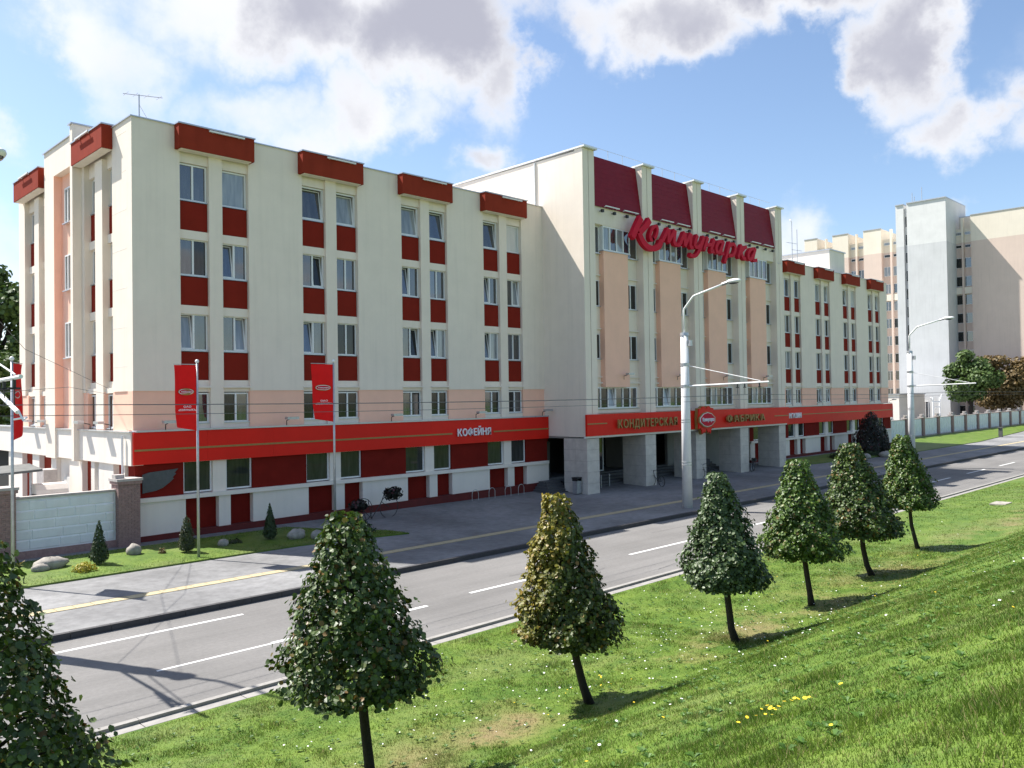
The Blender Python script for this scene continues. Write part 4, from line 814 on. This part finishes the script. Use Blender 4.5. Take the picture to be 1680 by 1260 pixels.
def flag(x, y, zt, zb, w, dirx, diry, label, seed, tx=True):
    t = thing('flagpole', label, 'flag', (x, y, .2), 'flags in front of the left wing'); MB().tube([(x, y, .1), (x, y, zt+.05)], [.055, .04], 10).build('pole', 'galv', t, True); MB().ball((x, y, zt+.12), .075, 10, 6).build('finial', 'whitemetal', t, True)
    nx_, nz_ = 12, 16; rn = random.Random(seed); V, F = [], []; ph = rn.uniform(0, 6)
    def pt(u, v):     # u along the fly, v from top to bottom
        sag = .10*u*v*v*v; wv_ = .05*u*math.sin(4.5*u+2.2*v*3+ph) + .03*math.sin(9*v+ph)*u; c = u*w*(1-.05*v*v-.09*max(0, v-.72)/.28)
        return (x+dirx*(c+.02)-diry*wv_, y+diry*(c+.02)+dirx*wv_*1.0, zt-.03-(zt-zb)*v+sag*.4+(.10*u if v > .999 else 0)*1)
    for j in range(nz_+1):
        for i in range(nx_+1): V.append(pt(i/nx_, j/nz_))
    for j in range(nz_):
        for i in range(nx_): a = j*(nx_+1)+i; F.append((a, a+1, a+nx_+2, a+nx_+1))
    mb = MB(); mb.add(V, F); mb.add([(p[0]+diry*.012, p[1]-dirx*.012 if dirx else p[1], p[2]) for p in V], [tuple(reversed(q)) for q in F]); cl = mb.build('flag_cloth', 'flag', t, True)
    MB().tube([(x, y, zt), (x+dirx*(w+.06), y+diry*(w+.06), zt)], .014, 6).build('flag_rod', 'galv', t)
    # printed oval badge and two lines of lettering lie on the cloth
    def proj(poly, lift):
        return [(lambda p: (p[0], p[1]-lift, p[2]))(pt(u, v)) for u, v in poly]
    def oval(cu, cv, ru, rv, n=22): return [(cu+ru*math.cos(2*math.pi*i/n), cv+rv*math.sin(2*math.pi*i/n)) for i in range(n)]
    for nm_, mm, o_, lf in (('badge_rim', 'gold', oval(.5, .405, .37, .052), .030), ('badge_band', 'letter', oval(.5, .405, .34, .045), .034), ('badge_field', 'script', oval(.5, .405, .32, .036), .038)):
        MB().add(proj(o_, lf), [tuple(range(len(o_)))]).build(nm_, mm, cl)
    if tx:
        for body, cu, v, hw, H in (('Коммунарка', .5, .415, .25, .055), ('ОАО', .5, .645, .17, .075), ('«КОММУНАРКА»', .5, .695, .40, .075)):
            a = x+dirx*w*cu-hw*w; b = x+dirx*w*cu+hw*w; z = zt-.03-(zt-zb)*v
            text(cl, body, a, b, z, H, min(pt(u, v)[1] for u in (cu-.3, cu, cu+.3))-.06, .01, 'letter', .01, .1)
    return t
flag(13.66, 30.5, 7.46, 5.0, .84, -1, 0, 'red flag with a gold oval badge on the middle flagpole, before the corner windows', 1)
flag(19.64, 30.5, 7.60, 5.15, 1.04, -1, 0, 'red flag on the right-hand flagpole, its edge rippled, before the left wing', 2)
flag(7.5, 30.5, 7.42, 4.9, .95, .52, .85, 'red flag turned edge-on on the leftmost flagpole at the picture edge', 3, False)

# ------------------------------------------------------------------ trees and shrubs
LEAF = np.array([(0, 0, 0), (.45, .30, .10), (.40, .78, .06), (0, 1, -.10), (-.40, .78, .06), (-.45, .30, .10)], np.float32)
def leaves(C, Nn, size, m, name, parent, shape=LEAF, kind='stuff', droop=.5):
    n = len(C); Nn = Nn/np.linalg.norm(Nn, axis=1, keepdims=True)
    d = NR.normal(0, 1, (n, 3)) + np.array([0, 0, -droop*1.6]); d -= Nn*(d*Nn).sum(1, keepdims=True); d /= np.linalg.norm(d, axis=1, keepdims=True)+1e-9
    s = np.cross(d, Nn); sz = size*NR.uniform(.65, 1.25, n)
    L = shape; V = C[:, None, :] + sz[:, None, None]*(L[None, :, :1]*s[:, None, :] + (L[None, :, 1:2]-.5)*d[:, None, :] + L[None, :, 2:]*Nn[:, None, :])
    k = len(L); b = (np.arange(n)*k)[:, None]
    Fq = np.concatenate([b+np.array([0, 1, 2, 3]), b+np.array([0, 3, 4, 5])], 1).reshape(-1, 4) if k == 6 else (b+np.array([0, 1, 2, 3])).reshape(-1, 4)
    off = org(parent); o = bpy.data.objects.new(name, npmesh(name, V.reshape(-1, 3), Fq, m, tuple(off))); link(o, parent); return tag(o, kind=kind), s, d, Nn, sz
def prof(t, rmax):
    r_ = np.where(t < .10, .86+.14*np.clip(t/.10, 0, 1), 1-.88*np.clip((t-.10)/.90, 0, 1)**.98); return rmax*np.where(t > .94, r_*np.sqrt(np.clip((1.0-t)/.06, 0, 1)), r_)
leafmesh = {}
def clipped_tree(x, y, h, ch, rmax, lean, label, m, seed, nleaf=6500, size=.105, nind=0, trunk_r=.075, holes=0.0):
    global NR
    NR = np.random.default_rng(seed); zb = slope_h(x, y)-.03; t_ = thing('clipped_tree', label, 'tree', (x, y, zb), 'cone-clipped young trees on the grass bank'); rn = random.Random(seed)
    z0 = zb+h-ch; lx, ly = lean
    ax = lambda z: np.stack([x+lx*np.clip((z-zb)/h, 0, 1)**.6, y+ly*np.clip((z-zb)/h, 0, 1)**.6], -1)
    tp = [(*ax(np.array(zb+h*q)), zb+h*q) for q in (0, .08, .2, .34, .5, .7, .9)]; tp = [(a+rn.uniform(-.02, .02), b+rn.uniform(-.02, .02), c) for a, b, c in tp]
    tr = MB().tube(tp, [trunk_r*1.25, trunk_r, trunk_r*.92, trunk_r*.85, trunk_r*.6, trunk_r*.35, .01], 9).build('trunk', 'bark', t_, True)
    lb = MB()
    for i in range(16):
        q = rn.uniform(.30, .85); z = zb+h*q; a = rn.uniform(0, 6.28); c = ax(np.array(z)); R_ = float(prof(np.array(max(0, (z-z0)/ch)), rmax))*.85
        lb.tube([(c[0], c[1], z), (c[0]+math.cos(a)*R_*.5, c[1]+math.sin(a)*R_*.5, z+.22*R_), (c[0]+math.cos(a)*R_, c[1]+math.sin(a)*R_, z+.25)], [.03, .018, .006], 5)
    lb.build('limbs', 'bark', t_)
    n = int(nleaf*1.35); t = 1-np.sqrt(NR.uniform(0, 1, n)*.985+.008); t = np.clip(t, 0, .995)
    th = NR.uniform(0, 2*np.pi, n); lump = 1+.07*np.sin(3*th+t*9+seed)+.06*np.sin(7*th-t*16+seed*2)+.06*np.sin(11*th+t*31)+.05*np.sin(17*th-t*47+seed)
    fr_ = 1-.42*NR.uniform(0, 1, n)**2.4; fr_ = np.where(NR.uniform(0, 1, n) < .07, fr_*NR.uniform(1.0, 1.18, n), fr_)
    under = NR.uniform(0, 1, n) < .10; t = np.where(under, NR.uniform(-.02, .05, n), t); fr_ = np.where(under, np.sqrt(NR.uniform(.02, 1, n)), fr_)
    z = z0+t*ch; A = ax(z); rr = prof(np.clip(t, 0, 1), rmax)
    nz_ = np.array([MN.noise((float(a_)*2.3+seed, float(b_)*2.3, float(c_)*2.9)) + .6*MN.noise((float(a_)*5.6, float(b_)*5.6+seed, float(c_)*6.4)) for a_, b_, c_ in zip(rr*np.cos(th), rr*np.sin(th), z)])
    r_ = rr*lump*fr_*(1+.17*nz_)+.05*np.maximum(0, nz_); keep = (nz_ > -.42) | (NR.uniform(0, 1, n) < .45)
    t, th, r_, z, A = t[keep], th[keep], r_[keep], z[keep], A[keep]; n = len(t)
    C = np.stack([A[:, 0]+r_*np.cos(th), A[:, 1]+r_*np.sin(th), z], 1)
    if holes:   # bare spots where the background shows
        g_ = np.sin(C[:, 0]*5.3+seed)*np.sin(C[:, 1]*5.9+1)*np.sin(C[:, 2]*5.1+2); keep = NR.uniform(0, 1, n) > holes*np.clip(g_*2.2+.12, 0, 1); C, th, t = C[keep], th[keep], t[keep]
    C = C[:nleaf]; th = th[:nleaf]; n = len(C)
    Nn = np.stack([np.cos(th)*.8, np.sin(th)*.8, np.full(n, .75)], 1) + NR.normal(0, .45, (n, 3))
    cr_, s, d, Nn, sz = leaves(C, Nn, size, m, 'crown', t_)
    if nind:    # the largest-showing leaves are leaf objects of their own
        v = C-np.array([0, 0, 6.0]); dist = np.linalg.norm(v, axis=1); out = np.stack([np.cos(th), np.sin(th), np.zeros(n)], 1); fac = -(out*v).sum(1)/dist; rad = np.linalg.norm(C[:, :2]-ax(C[:, 2]), axis=1)/np.maximum(prof(np.clip((C[:, 2]-z0)/ch, 0, 1), rmax), .05)
        idx = np.argsort(-(fac+rad*1.2-dist*.02))[:nind]; idx = idx
        if m.name not in leafmesh:
            me = bpy.data.meshes.new('leaf'); me.from_pydata([(a, b-.5, c) for a, b, c in LEAF.tolist()], [], [(0, 1, 2, 3), (0, 3, 4, 5)]); me.materials.append(m); leafmesh[m.name] = me
        off = np.array(org(t_))
        for i in idx:
            R_ = Matrix((s[i], d[i], Nn[i])).transposed().to_4x4(); o = bpy.data.objects.new('leaf', leafmesh[m.name]); p_ = C[i]+out[i]*.02+Nn[i]*.015-off; o.matrix_local = Matrix.Translation(Vector([float(q) for q in p_])) @ R_ @ Matrix.Scale(float(sz[i]), 4); link(o, t_)
    return t_
TL = [
 (2.1, 9.6, 4.62, 3.45, 1.25, (-.20, .2), 'dark cone-clipped tree cut off by the left picture edge', LM['lime'], 21, 12500, .072, 300, .08, .3),
 (6.78, 9.5, 4.13, 2.62, 1.03, (-.33, .33), 'sparse dark green cone-clipped tree second from the left with gaps in its crown', LM['lime'], 22, 10500, .072, 300, .075, .75),
 (11.3, 9.5, 3.97, 2.80, .86, (-.44, .42), 'cone-clipped tree turning yellow on its left side', LM['yell'], 23, 13000, .068, 300, .075, .2),
 (16.3, 9.5, 3.97, 2.70, .86, (-.28, .26), 'grey green cone-clipped tree in front of the concrete lamp', LM['pale'], 24, 12000, .072, 0, .08, .0),
 (20.6, 9.8, 4.03, 2.72, .98, (-.25, .22), 'bright green cone-clipped tree right of the lamp, third from the right', LM['bright'], 25, 11500, .074, 0, .075, .15),
 (25.3, 10.15, 4.28, 3.0, 1.17, (-.45, .4), 'broad dense cone-clipped tree second from the right', LM['lime'], 26, 13000, .076, 0, .08, .15),
 (30.9, 10.75, 4.33, 2.80, .92, (-.40, .35), 'rightmost and smallest looking cone-clipped tree before the far lamp', LM['bright'], 27, 10500, .074, 0, .07, .15)]
for a in TL: clipped_tree(*a)
def cone_shrub(x, y, zb, h, r_, label, m, seed, n=1800, size=.09, grp='small conifers on the lawn', lump=.1, cat='shrub', name='conifer', pw=.8):
    global NR
    NR = np.random.default_rng(seed); t_ = thing(name, label, cat, (x, y, zb), grp); t = 1-np.sqrt(NR.uniform(0, 1, n)); th = NR.uniform(0, 2*np.pi, n)
    R_ = r_*np.minimum(1, (t+.04)/.14)**.5*np.clip(1-t, 0, 1)**pw*(1+lump*np.sin(5*th+t*7+seed))*(1-.5*NR.uniform(0, 1, n)**2)
    C = np.stack([x+R_*np.cos(th), y+R_*np.sin(th), zb+.05+t*h], 1); Nn = np.stack([np.cos(th), np.sin(th), np.full(n, .2)], 1)+NR.normal(0, .35, (n, 3))
    leaves(C, Nn, size, m, 'foliage', t_, np.array([(0, 0, 0), (.28, .5, 0), (0, 1, 0), (-.28, .5, 0)], np.float32), droop=-1.2); MB().tube([(x, y, zb), (x, y, zb+h*.85)], [.04, .01], 6).build('stem', 'bark', t_); return t_
cone_shrub(10.6, 31.9, .28, 1.50, .36, 'pointed dark thuja standing before the pale left wall panel', LM['thuja'], 31)
cone_shrub(13.75, 31.75, .28, 1.35, .34, 'olive rounded thuja half hidden by the middle flagpole', LM['thuja2'], 32, pw=.55)
cone_shrub(17.36, 31.9, .28, 1.45, .32, 'slim dark thuja in the shade of the left wing between the boulders', LM['thuja'], 33)
cone_shrub(80.4, 32.0, .28, 3.9, 1.9, 'large blackish conical bush at the end of the right wing', LM['darkb'], 34, 5200, .22, None, .12, 'bush', 'dark_bush', .55)
cone_shrub(82.6, 31.6, .28, 2.4, .5, 'narrow dark conifer beside the large blackish bush', LM['thuja'], 35, 900, .2, None)
def low_shrub(x, y, zb, r_, h, label, m, seed, n=500, size=.07, grp=None, name='low_shrub'):
    global NR
    NR = np.random.default_rng(seed); t_ = thing(name, label, 'shrub', (x, y, zb), grp); th = NR.uniform(0, 2*np.pi, n); ph = np.arccos(NR.uniform(0, 1, n)); q = NR.uniform(.6, 1.05, n)*(1+.2*np.sin(4*th+seed))
    D_ = np.stack([np.sin(ph)*np.cos(th), np.sin(ph)*np.sin(th), np.cos(ph)], 1); C = np.array([x, y, zb])+D_*q[:, None]*np.array([r_, r_, h]); leaves(C, D_+NR.normal(0, .4, (n, 3)), size, m, 'foliage', t_, droop=-.4)
    MB().tube([(x, y, zb-.02), (x, y, zb+h*.6)], .015, 5).build('stem', 'bark', t_)
low_shrub(9.8, 31.0, .25, .36, .26, 'bright yellow low shrub on the sunlit lawn', LM['goldb'], 41); low_shrub(13.0, 32.2, .25, .15, .2, 'tiny brownish seedling on the lawn left of the middle flagpole', LM['brown'], 42, 120, .06); low_shrub(15.95, 32.2, .25, .28, .16, 'small olive groundcover tuft beside the shaded boulder', LM['thuja2'], 43, 200); low_shrub(20.9, 31.0, .25, .9, .45, 'spreading green juniper behind the second clipped tree', LM['thuja'], 44, 900, .1)
for i, (x, y, r_, h) in enumerate(((72.5, 31.8, .8, .5), (76.2, 32.4, .7, .7), (78, 31.0, .9, .35))): low_shrub(x, y, .25, r_, h, ['low dark shrub on the shaded lawn near the entrance end', 'taller dark shrub left of the large blackish bush', 'flat dark shrub in front of the large blackish bush'][i], LM['thuja'], 45+i, 700, .12, 'shrubs before the right wing')
def rock(x, y, zb, r_, label, seed):
    rn = random.Random(seed); MB().ball((x, y, zb+r_[2]*.55), r_, 12, 8, .10, rn).thing('boulder', 'rock', label, 'boulder', (x, y, zb), 'boulders on the lawns', True)
rock(9.15, 32.4, .25, (.58, .32, .26), 'largest boulder, long and low, at the left end of the lawn', 1); rock(9.0-.25, 32.15, .25, (.3, .22, .16), 'small boulder touching the long one at the left end', 6); rock(12.15, 32.8, .25, (.27, .25, .27), 'round grey boulder before the brick pillar', 2); rock(15.35, 32.0, .25, (.22, .18, .17), 'small pale boulder right of the middle flagpole', 3); rock(18.25, 31.3, .25, (.42, .28, .26), 'bigger pale boulder in the shade left of the second clipped tree', 4); rock(18.85, 30.7, .25, (.26, .22, .22), 'lesser boulder beside the bigger shaded one', 5)
rock(77.5, 29.6, .15, (.9, .5, .35), 'flat grey boulder at the pavement edge before the blackish bush', 8); rock(74.6, 30.2, .15, (.5, .4, .3), 'smaller boulder at the edge of the right lawn', 9)
def big_tree(x, y, zb, h, r_, label, m, seed, n=9000, size=.38, grp='background trees', base=.3):
    global NR
    NR = np.random.default_rng(seed); rn = random.Random(seed); t_ = thing('broadleaf_tree', label, 'tree', (x, y, zb), grp); MB().tube([(x, y, zb-.2), (x+.1, y, zb+h*.3), (x, y+.2, zb+h*.7)], [h*.03, h*.022, h*.008], 8).build('trunk', 'bark', t_, True); lb = MB(); Cs = []
    for i in range(26):
        a = rn.uniform(0, 6.28); q = rn.uniform(0, 1)**.6; zz = rn.uniform(base, .93); k = math.sin(math.pi*min(1, max(.12, (zz-base+.12)/(1.08-base))))**.6; c = Vector((x+math.cos(a)*q*r_*.75*k, y+math.sin(a)*q*r_*.75*k, zb+h*zz)); Cs.append((c, r_*rn.uniform(.22, .42)))
        lb.tube([(x, y, zb+h*max(.25, zz-.25)), tuple((Vector((x, y, zb+h*zz-.1*h))+c)/2), tuple(c)], [h*.012, h*.007, h*.002], 5)
    lb.build('limbs', 'bark', t_); P_, N_ = [], []; w = np.array([q**2 for c, q in Cs]); w /= w.sum()
    for (c, q), ww in zip(Cs, w):
        k = int(n*ww); D_ = NR.normal(0, 1, (k, 3)); D_ /= np.linalg.norm(D_, axis=1, keepdims=True); P_.append(np.array(c)+D_*(q*NR.uniform(.35, 1.1, k)**.6)[:, None]*np.array([1, 1, .75])); N_.append(D_+np.array([0, 0, .5])+NR.normal(0, .5, (k, 3)))
    leaves(np.concatenate(P_), np.concatenate(N_), size, m, 'crown', t_)
big_tree(20.2, 88, 0, 19.5, 6.0, 'dark green tree behind the left end of the building', LM['oak'], 51, 11000, .42, base=.12)
big_tree(25, 95, 0, 15, 6.5, 'second dark tree hidden low behind the side wall', LM['oak'], 52, 6000, .42, base=.1)
big_tree(17, 74, 0, 10.5, 3.6, 'lower bushy tree over the yard at the left picture edge', LM['oak'], 56, 6000, .32, base=.08)
big_tree(157.5, 45.5, 0, 13.6, 5.2, 'green broadleaf tree before the pale tower', LM['oak'], 53, 7000, .45, base=.34); big_tree(167, 43.5, 0, 12.6, 6.0, 'rusty brown broadleaf tree in front of the pinkish end wall', LM['brown'], 54, 9000, .45, base=.34); big_tree(173, 39, 0, 12.6, 5, 'brownish tree cut by the right picture edge', LM['brown'], 55, 6000, .45, base=.3)

# ------------------------------------------------------------------ tower block beyond the fence
T = thing('tower_block', 'tall institutional block beyond the fence, pale grey stair tower beside pinkish walls', 'building', (175, 60, 0))
Xt = 175.0; P_, C_, R_ = MB(), MB(), MB()
for y0, y1 in ((18, 49.9), (66.75, 70.4), (73.6, 77.0), (80.4, 83.3)):
    P_.box(Xt, Xt+14, y0, y1, 0, 34.9); C_.box(Xt, Xt+14, y0, y1, 34.9, 39.9)
for y0, y1, pr in ((49.9, 53.3, 51.45), (61.8, 66.75, 64.9), (70.4, 73.6, 72.0), (77, 80.4, 78.6)):
    P_.box(Xt+.9, Xt+14, y0, y1, 0, 34.9); C_.box(Xt+.9, Xt+14, y0, y1, 34.9, 37.7); P_.box(Xt+.2, Xt+.9, pr-.18, pr+.18, 0, 34.9); C_.box(Xt+.2, Xt+.9, pr-.18, pr+.18, 34.9, 39.6)
    for k in range(11):
        z = 30.0-k*3.0 if False else 30.0-3.58*k
        if z < 0: continue
        for q_, (cy, ww) in enumerate((((y0+pr)/2, pr-y0-.3), ((pr+y1)/2, y1-pr-.3))): window(T, cy, Xt+.84, z, ww, 1.95, 1 if y0 < 55 else 2, 'side', mats=((('g_blue', 'g_dark')[q_],) if y0 < 55 else (RN.choice(['g_blue', 'g_dark', 'g_mid', 'g_curt']),)), sill=False)  # beside the stair tower, pane colours carry shade and sky reflection by column
    for cy, ww in (((y0+pr)/2, pr-y0-.5), ((pr+y1)/2, y1-pr-.5)): window(T, cy, Xt+.84, 33.9, ww, .6, 1, 'side', mats=('g_dark',), sill=False); window(T, cy, Xt+.84, 36.4, ww, .6, 1, 'side', mats=('g_curt',), sill=False)
    R_.box(Xt+.35, Xt+.9, y0, y1, 24.9, 26.2)
P_.build('wall', 'towerP', T); C_.build('attic_wall', 'towerC', T); R_.build('spandrel', 'towerC', T)
MB().box(Xt-.1, Xt+.3, 18, 49.95, 39.9, 40.05).box(Xt-.1, Xt+.3, 66.7, 70.45, 39.9, 40.05).box(Xt-.1, Xt+.3, 73.55, 77.05, 39.9, 40.05).box(Xt-.1, Xt+.3, 80.35, 83.35, 39.9, 40.05).build('coping', 'metal', T)
MB().box(170.2, 182, 52.75, 59.9, 0, 34.8).box(170.9, 182, 59.9, 60.5, 0, 34.8).box(170.2, 182, 60.5, 62.0, 0, 34.8).build('stair_tower', 'towerG', T)
MB().box(170.2, 182, 52.75, 59.9, 34.8, 43.1).box(170.9, 182, 59.9, 60.5, 34.8, 42.4).box(170.2, 182, 60.5, 62.0, 34.8, 43.0).build('stair_tower_top', 'towerL', T)
MB().box(170.0, 182, 52.7, 59.9, 43.1, 43.3).box(170.0, 182, 60.45, 62.05, 43.0, 43.2).box(178, 186, 49, 52.7, 40.2, 40.4).build('coping', 'metal', T)
MB().box(178, 186, 49, 52.7, 34.8, 40.2).build('stair_tower_top', 'towerC', T)
for k in range(11): window(T, 60.2, 170.85, 38.6-3.58*k, .5, 2.2, 1, 'side', mats=('g_dark',), sill=False)
window(T, 57.2, 170.15, .8, 1.1, 3.4, 2, 'side', mats=('g_blue',), sill=False)
mb = MB()
for y, h in ((59.4, 2.2), (59.0, 1.4), (57.6, 3.0)): mb.tube([(172, y, 43.3), (172, y, 43.3+h)], .06, 5)
mb.build('antenna', 'galv', T)
o = thing('low_annex', 'low cream annexe at the foot of the grey stair tower', 'building', (160, 58, 0)); MB().box(155, 168, 56.6, 66, 0, 5.6).build('wall', 'creamw', o); MB().box(154.8, 168, 56.4, 66.2, 5.6, 5.8).build('roof', 'metal', o); window(o, 58.5, 154.95, 1.5, 1.2, 2.4, 2, 'side', mats=('g_blue',)); MB().tube([(154.9, 62.5, 1), (154.9, 62.5, 5.4)], .12, 5).build('downpipe', 'galv', o)
o = thing('white_frame', 'white tubular frame standing behind the far wall', 'frame', (135, 44, 0))
mb = MB()
for x in (134, 137): mb.tube([(x, 44, 0), (x, 44, 5.2)], .09, 5)
for z in (2.6, 3.7, 4.5): mb.tube([(134, 44, z), (137, 44, z)], .09, 5)
mb.tube([(134, 44, 4.5), (133.2, 44, 5.2)], .07, 5).tube([(137, 44, 4.5), (138, 44, 5.6)], .07, 5); mb.build('tubes', 'whitemetal', o)

# ------------------------------------------------------------------ small things on the pavement
t = thing('litter_bin', 'grey slatted litter bin with a dark hood beside the first entrance pillar', 'bin', (38.15, 32.8, .16)); x, y = 38.0, 32.7
for k in range(5): MB().box(x-.2, x+.2, y-.205, y-.17, .28+k*.14, .39+k*.14).build('slat', 'galv', t)
MB().box(x-.19, x+.19, y-.17, y+.17, .22, .98).build('body', 'galv', t); MB().box(x-.22, x+.22, y-.22, y+.22, 1.12, 1.2).box(x-.2, x-.16, y-.2, y+.2, .98, 1.12).box(x+.16, x+.2, y-.2, y+.2, .98, 1.12).build('hood', 'black', t)
def bike(x, y, z, rot, label):
    t = thing('bicycle', label, 'bicycle', (0, 0, 0), 'bicycles by the entrance pillars')
    for cx in (-.52, .52):
        w_ = MB().tube([(cx+.34*math.cos(a), 0, .34+.34*math.sin(a)) for a in [2*math.pi*i/20 for i in range(21)]], .022, 6, False).build('wheel', 'black', t); sp = MB()
        for i in range(8): a = math.pi*i/8; sp.tube([(cx-.33*math.cos(a), 0, .34-.33*math.sin(a)), (cx+.33*math.cos(a), 0, .34+.33*math.sin(a))], .004, 3)
        sp.build('spokes', 'galv', w_)
    MB().tube([(-.52, 0, .34), (-.05, 0, .32), (.36, 0, .78), (-.18, 0, .76), (-.05, 0, .32)], .02, 6).tube([(-.52, 0, .34), (-.18, 0, .76)], .014, 5).tube([(.52, 0, .34), (.34, 0, .98)], .02, 6).build('frame', 'black', t)
    MB().tube([(.28, -.27, 1.02), (.36, -.1, .98), (.36, .1, .98), (.28, .27, 1.02)], .016, 6).build('handlebar', 'black', t); MB().ball((-.22, 0, .92), (.14, .08, .04), 8, 5).tube([(-.18, 0, .76), (-.21, 0, .9)], .014, 5).build('saddle', 'black', t); MB().box(.45, .7, -.16, .16, .72, .98).build('basket', 'black', t)
    t.location = (x, y, z); t.rotation_euler = (0, 0, rot); return t
b0 = bike(44.9, 31.75, .15, math.radians(70), 'dark bicycle with a basket leaning before the second entrance pillar')
copy_to(b0, (50.9, 31.75, .16), (0, 0, math.radians(80)), label='bicycle beside the third entrance pillar, mostly behind the clipped tree', group='bicycles by the entrance pillars'); copy_to(b0, (57.6, 31.9, .16), (0, 0, math.radians(20)), label='bicycle standing side-on at the fourth entrance pillar', group='bicycles by the entrance pillars')
hp0 = MB().tube([(-.24, 0, 0), (-.24, 0, .42)]+[(-.24*math.cos(a), 0, .42+.24*math.sin(a)) for a in [math.pi*i/8 for i in range(1, 8)]]+[(.24, 0, .42), (.24, 0, 0)], .017, 6).mesh('rack_hoop', M['galv'])
for i, x in enumerate((31.6, 32.9, 34.2, 35.3)):
    o = bpy.data.objects.new('rack_hoop', hp0); o.location = (x, 34.75, .22); link(o); tag(o, f'{nm[i]} metal bicycle hoop from the left at the foot of the left wing', 'bike rack', 'bicycle hoops along the left wing')
pl = thing('flower_stand', 'black wrought iron plant stand with two dark bushy plants at the left wing', 'plant stand', (24.0, 33.6, .2)); mb = MB()
for cx in (23.2, 24.75): mb.tube([(cx+.55*math.cos(a), 33.6, .72+.55*math.sin(a)) for a in [2*math.pi*i/18 for i in range(19)]], .018, 5, False)
mb.tube([(23.2, 33.6, .72), (23.7, 33.6, .25), (24.3, 33.6, 1.0), (24.75, 33.6, .72)], .022, 5).tube([(23.7, 33.6, .25), (23.5, 33.6, 1.2)], .02, 5).tube([(24.3, 33.6, 1.0), (24.5, 33.6, 1.45)], .02, 5).tube([(23.2, 33.3, .2), (23.2, 33.6, .72), (23.2, 33.9, .2)], .02, 5).build('iron_frame', 'black', pl)
NR = np.random.default_rng(61)
for cx, cz, q in ((22.95, .95, .42), (25.0, 1.35, .45)):
    n = 500; D_ = NR.normal(0, 1, (n, 3)); D_ /= np.linalg.norm(D_, axis=1, keepdims=True); leaves(np.array([cx, 33.6, cz])+D_*(q*NR.uniform(.4, 1, n))[:, None]*np.array([1.25, 1, .75]), D_+NR.normal(0, .4, (n, 3)), .12, LM['darkb'], 'plant', pl)
for i, (x, y) in enumerate(((41.3, 33.5), (42.4, 33.7))): MB().tube([(x, y, .1), (x, y, .95)], .035, 8).ball((x, y, .99), .055, 8, 5).thing('bollard', 'galv', ('left' if i == 0 else 'right')+' slim steel bollard between the first two entrance pillars', 'bollard', (x, y, .1), 'bollards in the entrance')
MB().box(117.9, 118.3, 30.6, 31.0, .1, 1.3).box(117.8, 118.4, 30.5, 31.1, 1.3, 1.42).thing('stone_post', 'steps', 'short dark post at the lawn edge far along the pavement', 'post', (118.1, 30.8, .1))
mb = MB(); mb.box(-.6, .6, -.35, .35, 0, .07); o = mb.thing('manhole_slab', 'rock', 'weathered concrete slab half sunk in the grass at the right', 'slab', (46.5, 12.2, slope_h(46.5, 12.2)+.02)); o.location = (46.5, 12.2, slope_h(46.5, 12.2)); 
for v in o.data.vertices: v.co = v.co + Vector((46.5, 12.2, slope_h(46.5, 12.2)+.02))
